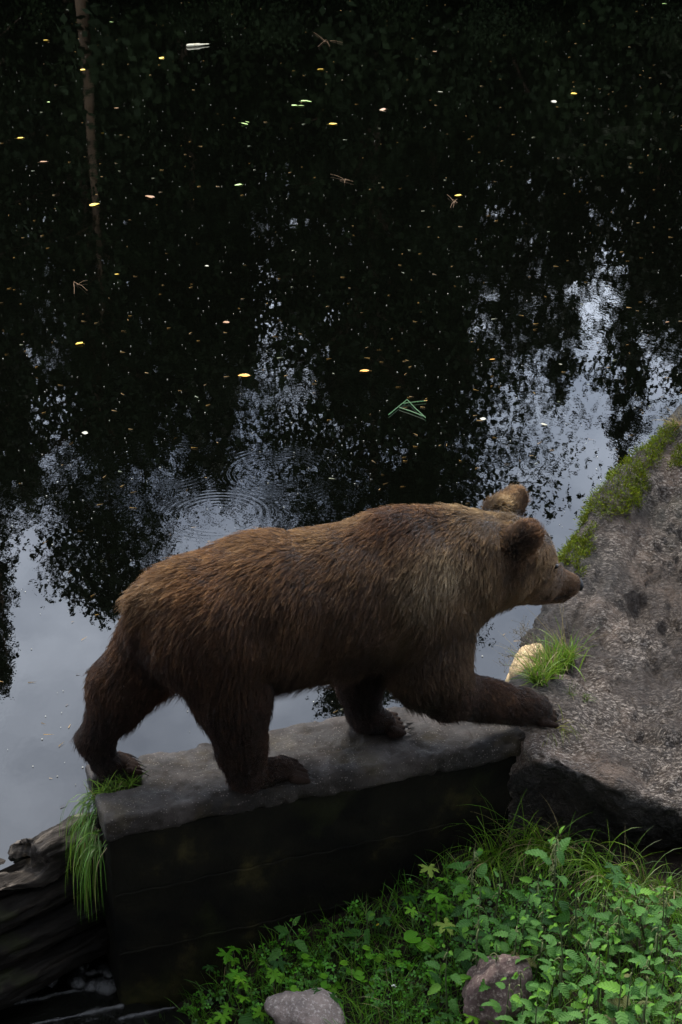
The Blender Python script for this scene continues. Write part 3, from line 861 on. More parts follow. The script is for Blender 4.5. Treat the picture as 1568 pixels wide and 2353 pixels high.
strat = Vr @ np.array([[0.9, 0.35, -0.2], [-0.3, 0.8, 0.5], [0.25, -0.4, 0.85]]).T * np.array([1.0, 0.55, 1.7])
crag = np.abs(fbm(strat, 5.5, 4, 0.55, 81))
rough_patch = np.clip(fbm(Vr, 1.7, 2, 0.5, 83) * 1.3 + 0.4, 0.15, 1)
crag2 = np.abs(fbm(strat, 13, 3, 0.6, 87))
disp = 0.060 * fbm(Vr, 2.4, 3, 0.5, 80) - 0.085 * crag * rough_patch - 0.040 * crag2 * rough_patch + 0.034 + 0.014 * fbm(strat, 30, 2, 0.6, 82)
# the split in the rock that runs down from the bear's chin
pxr, pyr = to_px(Vr)
split = (pxr - np.interp(pyr, [1290, 1380, 1460, 1560], [1400, 1352, 1310, 1272]) - 9 * fbm(Vr, 6, 3, 0.5, 84)) / 16.0
fade = np.clip((pyr - 1300) / 70, 0, 1) * np.clip((1575 - pyr) / 50, 0, 1)
disp -= (0.035 * np.exp(-split ** 2) + 0.035 * np.clip(-split / 3, 0, 1) * np.exp(-(split / 6) ** 2)) * fade * (nr[:, 2] > 0.1)
# broken plates: each has its own small step and tilt
rgp = np.random.default_rng(88)
pc = strat[rgp.choice(len(strat), 520)] * 1.0
pk = kdtree.KDTree(len(pc))
for i, p in enumerate(pc): pk.insert(p, i)
pk.balance()
warp = strat + 0.05 * np.stack([fbm(strat, 9, 2, 0.5, 90 + k) for k in range(3)], 1)
ci = np.array([pk.find(p)[1] for p in warp])
po = rgp.uniform(-1, 1, len(pc)); pt = rgp.normal(0, 1, (len(pc), 3))
disp += rough_patch * (0.020 * po[ci] + 0.16 * np.clip(((warp - pc[ci]) * pt[ci]).sum(1), -0.12, 0.12))
Vr += nr * disp[:, None]
nr = vnormals(Vr, Qr)
t = NT('boulder_rock')
c = t.coord()
rot = t.new('ShaderNodeMapping', Rotation=(0.5, 0.35, 0.6), Scale=(1.0, 2.6, 1.6)); t.link(c, rot.inputs['Vector'])
rv = rot.outputs['Vector']
base = t.ramp(t.noise(2.6, 9, 0.62, c), [(0.28, (0.030, 0.021, 0.016)), (0.5, (0.055, 0.037, 0.026)), (0.64, (0.185, 0.126, 0.090))])
flk = t.ramp(t.noise(44, 9, 0.80, rv), [(0.51, (0, 0, 0)), (0.55, (1, 1, 1))])
vo = t.new('ShaderNodeTexVoronoi', Scale=62.0, Randomness=1.0); t.link(rv, vo.inputs['Vector'])
vs_ = t.new('ShaderNodeSeparateColor'); t.link(vo.outputs['Color'], vs_.inputs[0])
flk = t.math('MULTIPLY', flk, t.math('ADD', 0.35, t.math('MULTIPLY', vs_.outputs[1], 0.65)))
area = t.ramp(t.noise(2.4, 5, 0.6, c), [(0.42, (0.22,) * 3), (0.56, (1, 1, 1))])
base = t.mix(t.math('MULTIPLY', flk, area), base, (0.58, 0.49, 0.41))
fine = t.ramp(t.noise(130, 3, 0.7, rv), [(0.60, (0, 0, 0)), (0.72, (1, 1, 1))])
base = t.mix(t.math('MULTIPLY', fine, 0.55), base, (0.40, 0.35, 0.31))
pit = t.ramp(t.noise(34, 8, 0.78, rv), [(0.40, (1, 1, 1)), (0.47, (0, 0, 0))])
base = t.mix(t.math('MULTIPLY', pit, 0.7), base, (0.010, 0.0075, 0.006))
lich = t.ramp(t.noise(1.9, 4, 0.5, c), [(0.60, (0, 0, 0)), (0.75, (0.5,) * 3)])
base = t.mix(lich, base, (0.10, 0.11, 0.075))
# shade of the overhang, painted near-black into the undercut foot of the rock
ps = t.new('ShaderNodeSeparateXYZ'); t.link(t.new('ShaderNodeNewGeometry').outputs['Normal'], ps.inputs[0])
sa = t.new('ShaderNodeAttribute'); sa.attribute_name = 'undercut_shade'
st = sa.outputs['Fac']
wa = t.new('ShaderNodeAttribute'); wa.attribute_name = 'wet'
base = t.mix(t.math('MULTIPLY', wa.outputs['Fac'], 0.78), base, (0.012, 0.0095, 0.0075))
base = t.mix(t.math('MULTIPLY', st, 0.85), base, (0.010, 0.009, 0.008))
t.color(base)
t.rough(t.ramp(t.noise(12, 4, 0.6, c), [(0.35, (0.38,) * 3), (0.65, (0.75,) * 3)]))
hh = t.math('ADD', t.math('MULTIPLY', t.noise(30, 8, 0.68, rv, 0.1), 1.0), t.math('MULTIPLY', t.noise(120, 4, 0.7, rv), 0.35))
t.b.inputs['Specular IOR Level'].default_value = 0.3
t.bump(hh, 1.0, 0.06)
# damp, algae-dark band where the rock dips towards the pond and the wall
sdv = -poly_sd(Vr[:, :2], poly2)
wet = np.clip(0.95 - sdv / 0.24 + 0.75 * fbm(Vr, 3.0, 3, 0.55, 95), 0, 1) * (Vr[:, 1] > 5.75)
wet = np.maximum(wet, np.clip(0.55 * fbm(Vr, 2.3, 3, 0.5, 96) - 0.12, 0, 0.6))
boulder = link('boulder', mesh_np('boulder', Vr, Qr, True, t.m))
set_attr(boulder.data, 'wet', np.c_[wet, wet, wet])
ushade = np.clip((0.22 + 0.25 * fbm(Vr, 5, 3, 0.55, 97) - nr0[:, 2]) / 0.22, 0, 1) * (Vr[:, 1] < 6.0)  # painted overhang shade, strongest where the rock faces down
set_attr(boulder.data, 'undercut_shade', np.c_[ushade, ushade, ushade])
tag(boulder, 'huge sloping grey-brown boulder flecked with pale quartz at the wall end', 'boulder')
RK = kdtree.KDTree(len(Vr))
for i, p in enumerate(Vr): RK.insert(p, i)
RK.balance()
rock_vis = (nr * (CAM - Vr)).sum(1) > 0
rpx, rpy = to_px(Vr)
def on_rock(px, py):
    """nearest rock point seen at this pixel"""
    d = (rpx - px) ** 2 + (rpy - py) ** 2
    d = np.where(rock_vis, d, 1e9)
    k = np.argsort(d)[:8]
    j = k[np.argmin(np.linalg.norm(Vr[k] - CAM, axis=1))]
    return Vr[j], nr[j]

# pale sandy stone behind the grass, by the water
def stone(name, centre, half, seed, mat, label, rough=0.10, h=0.016, rz=0.0, cuts=5):
    r = np.random.default_rng(seed); half = np.array(half)
    pl = [(v / np.linalg.norm(v), r.uniform(0.62, 0.86)) for v in r.normal(0, 1, (cuts, 3))]
    def f(P):
        q = P / half
        d = (np.sqrt((q * q).sum(1)) - 1) * half.min()
        for nrm, o in pl: d = smax(d, (q @ nrm - o) * half.min(), 0.03)
        return d
    V, Qs = surface_net(f, -half * 1.1, half * 1.1, h)
    n = vnormals(V, Qs)
    V = V + n * (rough * half.min() * fbm(V / half.mean(), 2.4, 5, 0.55, seed))[:, None]
    o = link(name, mesh_np(name, V, Qs, True, MATS[mat]))
    o.location = centre; o.rotation_euler = (0, 0, rz)
    return tag(o, label, 'stone')
def stone_mat(name, c1, c2, c3):
    t = NT(name); c = t.coord()
    b = t.ramp(t.noise(6, 8, 0.65, c), [(0.3, c1), (0.6, c2)])
    b = t.mix(t.ramp(t.noise(70, 4, 0.7, c), [(0.52, (0, 0, 0)), (0.66, (0.8,) * 3)]), b, c3)
    t.color(b); t.rough(0.8); t.bump(t.noise(55, 8, 0.7, c), 0.9, 0.012)
stone_mat('sandstone', (0.26, 0.17, 0.075), (0.42, 0.29, 0.14), (0.55, 0.42, 0.25))
stone_mat('granite', (0.09, 0.07, 0.06), (0.25, 0.19, 0.16), (0.45, 0.38, 0.33))
stone_mat('red_granite', (0.055, 0.03, 0.026), (0.12, 0.075, 0.062), (0.30, 0.24, 0.19))
p = at_y(1218, 1545, 6.22)
stone('sandy_stone', (p[0] + 0.03, p[1] + 0.02, p[2] - 0.10), (0.135, 0.15, 0.22), 3, 'sandstone', 'pale sandy yellow stone between the pond and the grassy tuft', 0.12)

# moss cushions on the shady back edge of the boulder
def blades_mesh(name, root, direc, length, width, bend, colr, mat, seg=3, grav=None):
    """tapering strips; all arrays per blade"""
    n = len(root)
    side = np.cross(direc, RNG.normal(0, 1, (n, 3))); side /= np.linalg.norm(side, axis=1, keepdims=True) + 1e-9
    g = np.array([0, 0, -1.0]) if grav is None else grav
    V = np.empty((n, 2 * seg + 1, 3))
    p = root.copy(); d = direc.copy()
    for k in range(seg):
        w = (width * (1 - 0.75 * k / seg))[:, None] * side
        V[:, 2 * k] = p - w; V[:, 2 * k + 1] = p + w
        d = d + g * (bend / seg)[:, None]; d /= np.linalg.norm(d, axis=1, keepdims=True)
        p = p + d * (length / seg)[:, None]
    V[:, -1] = p
    m = 2 * seg + 1
    tri = []
    for k in range(seg - 1): tri += [(2 * k, 2 * k + 1, 2 * k + 3), (2 * k, 2 * k + 3, 2 * k + 2)]
    tri.append((2 * seg - 2, 2 * seg - 1, 2 * seg))
    Fq = (np.array(tri)[None] + (np.arange(n) * m)[:, None, None]).reshape(-1, 3)
    me = mesh_np(name, V.reshape(-1, 3), Fq, True, MATS[mat])
    set_attr(me, 'tint', np.repeat(colr, m, 0))
    return me
def tint_mat(name, rough=0.5, trans=0.35, spec=0.35):
    t = NT(name)
    a = t.new('ShaderNodeAttribute'); a.attribute_name = 'tint'
    t.color(a.outputs['Color']); t.rough(rough); t.b.inputs['Specular IOR Level'].default_value = spec
    tr = t.new('ShaderNodeBsdfTranslucent'); t.link(a.outputs['Color'], tr.inputs['Color'])
    mx = t.new('ShaderNodeMixShader'); mx.inputs[0].default_value = trans
    t.link(t.b.outputs[0], mx.inputs[1]); t.link(tr.outputs[0], mx.inputs[2]); t.link(mx.outputs[0], t.out.inputs['Surface'])
tint_mat('grass'); tint_mat('moss', 0.8, 0.2, 0.1)
band = [((1315, 1285), (1400, 1150), 28), ((1370, 1200), (1440, 1110), 46), ((1430, 1110), (1500, 1050), 34), ((1500, 1040), (1560, 985), 22), ((1545, 1062), (1562, 1035), 16), ((1330, 1260), (1350, 1230), 18)]
md = np.full(len(Vr), 1e9)
for a, b, w in band:
    a = np.array(a, float); b = np.array(b, float); e = b - a
    q = np.c_[rpx, rpy] - a
    q = q - np.clip((q @ e) / (e @ e), 0, 1)[:, None] * e
    md = np.minimum(md, np.sqrt((q * q).sum(1)) / w)
mm = (md + 0.9 * fbm(Vr, 7, 3, 0.55, 120) < 0.75) & (nr[:, 2] > -0.2) & (Vr[:, 1] > 6.2)
mi = np.flatnonzero(mm)
n = 26000
k = RNG.choice(mi, n)
cush = np.clip(fbm(Vr[k], 26, 2, 0.5, 121) + 0.6, 0.1, 1.3)
root = Vr[k] + RNG.normal(0, 0.009, (n, 3)) + nr[k] * (0.034 * cush * RNG.random(n))[:, None]
dirs = nr[k] + RNG.normal(0, 0.55, (n, 3)) + [0, 0, 0.3]; dirs /= np.linalg.norm(dirs, axis=1, keepdims=True)
mc = np.array([0.105, 0.130, 0.008]) * RNG.uniform(0.4, 1.35, (n, 1)) * np.array([1, 1, 1]) + RNG.normal(0, 0.008, (n, 3))
mo = link('moss', blades_mesh('moss', root, dirs, RNG.uniform(0.010, 0.020, n), np.full(n, 0.0026), np.full(n, 0.2), np.clip(mc, 0.004, 1), 'moss', 1))
tag(mo, 'bright yellow-green moss cushions along the upper edge of the boulder', 'moss', kind='stuff')
# ------------------------------------------------------------------ stacked logs of the little dam, left of the wall
t = NT('wet_log')
c = t.coord()
gr = t.new('ShaderNodeMapping', Scale=(0.12, 1.0, 1.0)); t.link(c, gr.inputs['Vector'])
b = t.ramp(t.noise(16, 8, 0.68, gr.outputs['Vector'], 0.4), [(0.3, (0.002, 0.0017, 0.0014)), (0.55, (0.009, 0.007, 0.005)), (0.75, (0.04, 0.031, 0.024))])
b = t.mix(t.ramp(t.noise(5, 5, 0.6, c), [(0.55, (0, 0, 0)), (0.72, (0.8,) * 3)]), b, (0.020, 0.024, 0.006))
t.color(b); t.rough(t.ramp(t.noise(8, 4, 0.6, c), [(0.35, (0.5,) * 3), (0.65, (0.85,) * 3)])); t.b.inputs['Specular IOR Level'].default_value = 0.12
t.bump(t.noise(30, 8, 0.7, gr.outputs['Vector'], 0.3), 1.0, 0.012)
t = NT('split_log')
c = t.coord()
gr = t.new('ShaderNodeMapping', Scale=(0.10, 1.0, 1.0)); t.link(c, gr.inputs['Vector'])
b = t.ramp(t.noise(20, 8, 0.68, gr.outputs['Vector'], 0.5), [(0.3, (0.005, 0.004, 0.003)), (0.52, (0.030, 0.024, 0.019)), (0.70, (0.17, 0.14, 0.11))])
b = t.mix(t.ramp(t.noise(4, 5, 0.6, c), [(0.56, (0, 0, 0)), (0.70, (1,) * 3)]), b, (0.20, 0.14, 0.07))
t.color(b); t.rough(0.8); t.b.inputs['Specular IOR Level'].default_value = 0.15; t.bump(t.noise(26, 8, 0.7, gr.outputs['Vector'], 0.5), 1.0, 0.02)
LANG = math.atan2(-ld[1], -ld[0])        # log axis, pointing towards the wall
def log(name, end_t, length, z, r, off, seed, mat, label, ragged=0.0, hs=0.0105):
    """a log lying along the dam; its right end butts against the wall's end"""
    rr = np.random.default_rng(seed)
    def f(P):
        ax = P[:, 0] / length
        rad = r * (1 + 0.10 * np.sin(ax * 5 + seed))
        dd = np.sqrt(P[:, 1] ** 2 + P[:, 2] ** 2) - rad
        d = smax(dd, np.abs(P[:, 0] + length / 2) - length / 2, 0.02)
        if ragged:
            cut = P[:, 2] - 0.02 * np.sin(P[:, 0] * 23) + 2.0 * (P[:, 0] + length * 0.54) * (-1) - 0.0
            step = np.where(P[:, 0] < -0.31 - 0.4 * P[:, 1], P[:, 2] + r * 0.25 + 0.012 * np.sin(P[:, 0] * 31), -1)
            d = smax(d, step, 0.015)
        return d
    V, Qs = surface_net(f, (-length - 0.05, -r * 1.5, -r * 1.5), (0.05, r * 1.5, r * 1.5), hs)
    n = vnormals(V, Qs)
    amp = 0.12 + 1.4 * ragged
    V = V + n * (r * amp * fbm(V * [0.25, 1, 1], 14, 4, 0.6, seed) + 0.05 * r * fbm(V, 40, 3, 0.6, seed + 5) - 0.22 * r * np.abs(fbm(V * [0.12, 1, 1], 38, 2, 0.5, seed + 9)))[:, None]
    o = link(name, mesh_np(name, V, Qs, True, MATS[mat]))
    q = LOG0 - ld * end_t
    nrm = np.array([-ld[1], ld[0]]); nrm = nrm if nrm[1] < 0 else -nrm
    q = q + nrm * off
    o.location = (q[0], q[1], z); o.rotation_euler = (0, 0, LANG)
    return tag(o, label, 'log')
log('log', 0.02, 0.78, 0.005, 0.083, 0.02, 3, 'split_log', 'weathered split log with a ragged end on top of the log stack', 0.20)
log('log', 0.02, 1.5, -0.155, 0.082, 0.05, 5, 'wet_log', 'smooth dark wet log directly under the ragged split log')
log('log', 0.04, 1.5, -0.315, 0.084, 0.05, 8, 'wet_log', 'mossy black log in the middle of the dam stack')
log('log', 0.04, 1.5, -0.470, 0.080, 0.08, 9, 'wet_log', 'lowest wet log of the dam stack, just above the rubble')
# knot on the split log
q = LOG0 + ld * 0.33
stone('log_knot', (0, 0, 0), (0.024, 0.022, 0.016), 21, 'granite', 'x', 0.05, 0.005)
kn = bpy.data.objects['log_knot']; kn.parent = [o for o in bpy.data.objects if o.get('label', '').startswith('weathered split')][0]
kn.location = (-0.20, -0.045, 0.072); kn.name = 'knot'
for key in ('label', 'category'): del kn[key]
# rubble step and the trickle of water over it
t = NT('stream_water')
t.color((0.004, 0.004, 0.003)); t.rough(0.03); t.b.inputs['IOR'].default_value = 1.33
t.bump(t.noise(20, 5, 0.6, t.new('ShaderNodeNewGeometry').outputs['Position'], 0.5), 0.6, 0.02)
sx = []
for (px, py) in ((-60, 2225), (262, 2225), (300, 2300), (430, 2330), (460, 2400), (-60, 2420)): sx.append(tuple(on_z(px, py, -0.635)))
me = bpy.data.meshes.new('stream'); me.from_pydata(sx, [], [tuple(range(len(sx)))])
tag(link('stream', me, None, t.m), kind='structure')
t = NT('wet_stone'); c = t.coord(); t.color(t.ramp(t.noise(9, 6, 0.6, c), [(0.3, (0.006, 0.006, 0.006)), (0.7, (0.03, 0.028, 0.026))])); t.rough(0.22); t.bump(t.noise(35, 6, 0.7, c), 0.8, 0.012)
rg = np.random.default_rng(44)
for i in range(16):
    px, py = rg.uniform(0, 265), rg.uniform(2205, 2262)
    p = on_z(px, py, -0.60)
    s = rg.uniform(0.03, 0.06)
    stone('wet_stone', (p[0], p[1], -0.645 + s * 0.5), (s * 1.5, s, s * 0.8), 50 + i, 'wet_stone', 'small black wet stone in the rubble at the foot of the log dam', 0.15, 0.012, rg.uniform(0, 3))['group'] = 'wet stones below the logs'
def water_glint(a, b, z, r, seed, label):  # wet rods added to imitate the bright edges of the trickle
    pa, pb = on_z(*a, z), on_z(*b, z)
    L = np.linalg.norm(pb - pa)
    def f(P): return smax(np.sqrt(P[:, 1] ** 2 + (P[:, 2] * 1.0) ** 2) - r, np.abs(P[:, 0]) - L / 2, 0.01)
    V, Qs = surface_net(f, (-L / 2 - 0.03, -r * 1.5, -r * 1.5), (L / 2 + 0.03, r * 1.5, r * 1.5), 0.0045)
    n = vnormals(V, Qs); V = V + n * (0.005 * fbm(V * [0.6, 1, 1], 20, 4, 0.6, seed))[:, None]
    o = link('glint_bar', mesh_np('glint_bar', V, Qs, True, MATS['wet_stone'])); m = (pa + pb) / 2
    o.location = (m[0], m[1], z - r * 0.6); o.rotation_euler = (0, 0, math.atan2(pb[1] - pa[1], pb[0] - pa[0]))
    tag(o, label, 'log')
water_glint((-40, 2318), (245, 2258), -0.626, 0.010, 61, 'thin added bar imitating a bright water edge below the rubble')
water_glint((40, 2360), (285, 2308), -0.626, 0.011, 62, 'added bar imitating a bright water edge at the corner of the wall foot')
water_glint((270, 2340), (405, 2312), -0.626, 0.009, 63, 'short added bar imitating a bright water edge beside the grass at the wall foot')
# ------------------------------------------------------------------ plants on the low bank
def leaf_mat(name, c1, c2, vein=(0.10, 0.16, 0.05), trans=0.3):
    t = NT(name)
    oi = t.new('ShaderNodeObjectInfo'); c = t.coord()
    b = t.mix(oi.outputs['Random'], c1, c2)
    b = t.mix(t.math('MULTIPLY', t.noise(5, 4, 0.6, c), 0.5), b, tuple(0.45 * q for q in c1))
    sp = t.new('ShaderNodeSeparateXYZ'); t.link(c, sp.inputs[0])
    ay = t.math('ABSOLUTE', sp.outputs['Y'])
    side = t.math('SINE', t.math('MULTIPLY', t.math('SUBTRACT', sp.outputs['X'], t.math('MULTIPLY', ay, 0.8)), 46.0))
    mid = t.ramp(ay, [(0.008, (1, 1, 1)), (0.022, (0, 0, 0))])
    vv = t.math('MAXIMUM', mid, t.math('MULTIPLY', t.math('GREATER_THAN', side, 0.86), 0.6))
    b = t.mix(t.math('MULTIPLY', vv, 0.28), b, vein)
    t.color(b); t.rough(0.55); t.b.inputs['Specular IOR Level'].default_value = 0.16
    t.bump(t.math('MULTIPLY', side, -1.0), 0.25, 0.012)
    tr = t.new('ShaderNodeBsdfTranslucent'); t.link(b, tr.inputs['Color'])
    mx = t.new('ShaderNodeMixShader'); mx.inputs[0].default_value = trans
    t.link(t.b.outputs[0], mx.inputs[1]); t.link(tr.outputs[0], mx.inputs[2]); t.link(mx.outputs[0], t.out.inputs['Surface'])
leaf_mat('nettle_leaf', (0.028, 0.100, 0.012), (0.085, 0.205, 0.036))
leaf_mat('nettle_young', (0.085, 0.230, 0.016), (0.130, 0.280, 0.030))
leaf_mat('palm_leaf', (0.070, 0.230, 0.007), (0.150, 0.330, 0.014))
leaf_mat('pale_leaf', (0.20, 0.28, 0.04), (0.28, 0.33, 0.07))
leaf_mat('old_leaf', (0.07, 0.085, 0.02), (0.12, 0.11, 0.035))
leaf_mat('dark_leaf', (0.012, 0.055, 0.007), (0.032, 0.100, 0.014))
t = NT('plant_stem'); t.color((0.05, 0.065, 0.02)); t.rough(0.6)
t = NT('catkin'); t.color((0.13, 0.15, 0.05)); t.rough(0.8)

def nettle_leaf(seed):
    r = np.random.default_rng(seed); n = 11
    V, Fq = [], []
    for i in range(n + 1):
        x = i / n
        w = 0.62 * (x + 0.03) ** 0.55 * (1 - x) ** 0.95 if 0 < i < n else 0.0
        z = 0.10 * math.sin(x * 2.4) - 0.26 * x * x
        V.append((x, 0, z - 0.02))
        for s in (-1, 1):
            # saw teeth: outline point pushed forward and out
            V.append((min(1, x + 0.055), s * w * (1.16 if i % 2 else 0.82), z + 0.16 * w + r.normal(0, 0.012)))
    for i in range(n):
        a, b = 3 * i, 3 * i + 3
        Fq += [(a, b, b + 2, a + 2), (b, a, a + 1, b + 1)]
    return mesh_np('nettle_leaf', V, Fq, True)
def palm_leaf(seed, lobes=5):
    r = np.random.default_rng(seed)
    V = [(0, 0, 0)]; out = []
    for k in range(lobes):
        c = math.radians(-120 + 240 * k / (lobes - 1))
        L = 1.0 - 0.10 * abs(k - (lobes - 1) / 2)
        for (da, rr) in ((-23, 0.34), (-19, 0.70), (-12, 0.66), (-8, 0.92), (-3, 0.84), (1, 1.0), (5, 0.84), (9, 0.92), (13, 0.64), (19, 0.70)):
            a = c + math.radians(da); q = rr * L * r.uniform(0.93, 1.06)
            out.append((q * math.cos(a), q * math.sin(a), -0.22 * q * q + 0.05 * r.normal() * q))
    V += out
    Fq = [(0, i, i + 1) for i in range(1, len(out))]
    return mesh_np('palm_leaf', V, Fq, True)
def round_leaf(seed):
    V = [(0.1, 0, 0)]; out = []; r = np.random.default_rng(seed)
    for k in range(21):
        a = math.radians(-165 + 330 * k / 20); q = 0.95 + 0.05 * (k % 2) + r.normal(0, 0.02)
        out.append((0.35 + 0.55 * q * math.cos(a), 0.6 * q * math.sin(a), 0.10 * q * abs(math.sin(a)) - 0.12 * math.cos(a)))
    V += out
    return mesh_np('round_leaf', V, [(0, i, i + 1) for i in range(1, len(out))], True)
def with_mats(me, mats):
    res = {}
    for m in mats:
        q = me.copy(); q.materials.clear(); q.materials.append(MATS[m]); res[m] = q
    return res
NL = [with_mats(nettle_leaf(k), ('nettle_leaf', 'nettle_young', 'old_leaf', 'dark_leaf')) for k in (1, 2, 3)]
PL = [with_mats(palm_leaf(k), ('palm_leaf', 'pale_leaf', 'dark_leaf')) for k in (4, 5)]
RL = with_mats(round_leaf(6), ('palm_leaf', 'dark_leaf', 'pale_leaf'))
def tube_mesh(name, pts, radii, ns=5, mat='plant_stem'):
    V, Fq = [], []
    pts = [np.array(p, float) for p in pts]
    for i, (p, r) in enumerate(zip(pts, radii)):
        d = pts[min(i + 1, len(pts) - 1)] - pts[max(i - 1, 0)]; d /= np.linalg.norm(d) + 1e-9
        a = np.cross(d, [0.3, 0.9, 0.2]); a /= np.linalg.norm(a); b = np.cross(d, a)
        for k in range(ns):
            V.append(p + r * (a * math.cos(2 * math.pi * k / ns) + b * math.sin(2 * math.pi * k / ns)))
    for i in range(len(pts) - 1):
        Fq += [(i * ns + k, i * ns + (k + 1) % ns, (i + 1) * ns + (k + 1) % ns, (i + 1) * ns + k) for k in range(ns)]
    return mesh_np(name, V, Fq, True, MATS[mat])
def put_leaf(me, parent, p, az, pitch, roll, size):
    o = link('leaf', me, parent); o.location = p; o.rotation_mode = 'ZYX'
    o.rotation_euler = (roll, -pitch, az); o.scale = (size,) * 3
    return o
def ground_under(px, py, h):
    """ground point whose spot h above it shows at this pixel"""
    return ground_px(px, py, h)[0]
def nettle(px, py, h, size, seed, label, group='nettles on the bank', catkins=0, lean=(0, 0), old=0.0):
    r = np.random.default_rng(seed)
    p = ground_under(px, py, h)
    o = empty('nettle_plant', p, 0.0)
    top = np.array([lean[0] + r.normal(0, 0.025), lean[1] + r.normal(0, 0.025), h])
    pts = [np.array([0, 0, -0.02]) + (top + [0, 0, 0.02]) * f + np.array([0.012 * math.sin(3 * f + seed), 0.012 * math.cos(2 * f + seed), 0]) * f * (1 - f) * 3 for f in np.linspace(0, 1, 7)]
    link('stem', tube_mesh('stem', pts, np.linspace(0.0045, 0.0018, 7)), o)
    npair = int(h / 0.052)
    az0 = r.uniform(0, 3.1)
    for i in range(npair):
        f = 1 - (i + 0.12) / npair * 0.88
        b = pts[0] + (pts[-1] - pts[0]) * f
        sz = size * min(1.0, 0.40 + 0.30 * i) * r.uniform(0.85, 1.12)
        for s in (0, 1):
            az = az0 + i * 1.571 + s * math.pi + r.normal(0, 0.25)
            m = 'nettle_young' if (i == 0 or r.random() < 0.12) else ('old_leaf' if r.random() < old else ('dark_leaf' if i > 4 else 'nettle_leaf'))  # lowest leaves get the dark material: shade between plants put into colour
            pit = (0.85 if i == 0 else 0.18 - 0.14 * i) + r.normal(0, 0.28)
            off = np.array([math.cos(az), math.sin(az), 0.15]) * 0.012 * (1 + i * 0.5)
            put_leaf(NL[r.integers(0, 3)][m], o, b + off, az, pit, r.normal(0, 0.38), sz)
    for i in range(catkins):
        f = r.uniform(0.55, 0.97); b = pts[0] + (pts[-1] - pts[0]) * f
        az = r.uniform(0, 6.3); L = r.uniform(0.025, 0.05)
        q = [b + np.array([math.cos(az), math.sin(az), 0]) * L * 0.55 * u + np.array([0, 0, 0.012 * u - 0.9 * L * u * u]) for u in np.linspace(0, 1, 5)]
        link('flower_string', tube_mesh('flower_string', q, [0.0016, 0.003, 0.0022, 0.0032, 0.001], 4, 'catkin'), o)
    return tag(o, label, 'nettle', group)
G1 = 'green stinging nettle with toothed leaves in the patch below the boulder'
nettle(1278, 1925, 0.46, 0.085, 1, 'tallest nettle of the patch, hung with many pale flower strings', catkins=26)
nettle(1088, 1942, 0.36, 0.085, 2, 'nettle with pale flower strings beside the hanging grass', catkins=12)
nettle(650, 2092, 0.22, 0.085, 3, 'lone small nettle standing against the dark wall face')
nettle(852, 2098, 0.16, 0.105, 4, 'low broad-leaved nettle in the grass near the wall')
nettle(1508, 2000, 0.34, 0.105, 5, 'big-leaved nettle leaning against the dark foot of the boulder', lean=(-0.08, -0.02), catkins=6)
nettle(1440, 2302, 0.26, 0.08, 6, 'yellowing withered nettle among the green ones', old=0.9)
spots = [(1150, 1990), (1215, 2005), (1185, 2040), (1330, 2045), (1372, 2030), (1440, 2080), (1060, 2090), (1130, 2165), (1185, 2215), (1292, 2188), (1250, 2285), (1400, 2190),
         (1545, 2150), (1480, 2175), (1330, 2280), (1195, 2300), (1360, 2335), (1505, 2250), (1562, 2235), (1312, 2115), (1405, 2115), (1182, 2105), (1040, 2190), (1255, 2080),
         (1110, 2040), (1530, 2330), (1470, 2330), (1230, 2150), (1350, 2150), (1455, 2240), (1290, 2345), (1540, 2070), (1410, 2260), (1160, 2260), (1090, 2130), (1240, 2230), (1478, 2075), (1555, 2040), (1420, 2050), (1515, 2110), (1610, 2120), (1640, 2220), (1620, 2310), (1700, 2180), (1720, 2290)]
def nettle_words(x, y):
    if math.hypot(x - 1150, y - 2280) < 120: return 'green nettle crowding round the reddish stone', 'nettles by the reddish stone'
    if x < 1125: return 'green nettle at the clover edge of the nettle patch', 'nettles at the clover edge'
    if y < 2062: return 'green nettle in front of the long arching grass', 'nettles before the long grass'
    if x > 1430: return 'green nettle below the dark undercut foot of the boulder', 'nettles below the boulder'
    return 'green toothed-leaved nettle in the middle of the dense patch', 'nettles in the middle of the patch'
for i, (x, y) in enumerate(spots):
    r = np.random.default_rng(100 + i)
    nettle(x + r.normal(0, 5), y + r.normal(0, 5), r.uniform(0.26, 0.40), r.uniform(0.058, 0.084), 200 + i, *nettle_words(x, y), catkins=int(r.integers(0, 7)), old=0.02)
def crowfoot(px, py, h, size, seed, mat, label, n=3, spread=0.05, group='crowfoot leaves on the bank'):
    r = np.random.default_rng(seed); p = ground_under(px, py, h)
    o = empty('crowfoot_plant', p)
    for i in range(n):
        e = np.array([0, 0, h]) + (0 if i == 0 else 1) * np.array([r.normal(0, spread), r.normal(0, spread), r.uniform(-0.06, 0.01)])
        az = r.uniform(0, 6.3)
        st = link('stem', tube_mesh('stem', [np.array([0, 0, -0.02]), e * [0.3, 0.3, 0.6], e], [0.003, 0.0025, 0.0018], 4), o)
        put_leaf(PL[r.integers(0, 2)][mat if i == 0 or r.random() < 0.6 else 'palm_leaf'], o, e, -1.5 + r.normal(0, 0.6), -0.25 + r.normal(0, 0.15), r.normal(0, 0.2), size * (1 if i == 0 else r.uniform(0.6, 0.9)))
    return tag(o, label, 'wild plant', group)
crowfoot(985, 1992, 0.20, 0.055, 31, 'pale_leaf', 'yellowish deeply cut leaf, topmost beside the wall', 2)
crowfoot(1005, 2052, 0.20, 0.055, 32, 'palm_leaf', 'bright lime deeply cut leaf between two yellowish ones', 2)
crowfoot(1022, 2122, 0.18, 0.060, 33, 'pale_leaf', 'large yellowish deeply cut leaf at the nettle edge', 1)
crowfoot(548, 2238, 0.16, 0.058, 34, 'palm_leaf', 'bright green cut-leaved plant near the wall foot', 4)
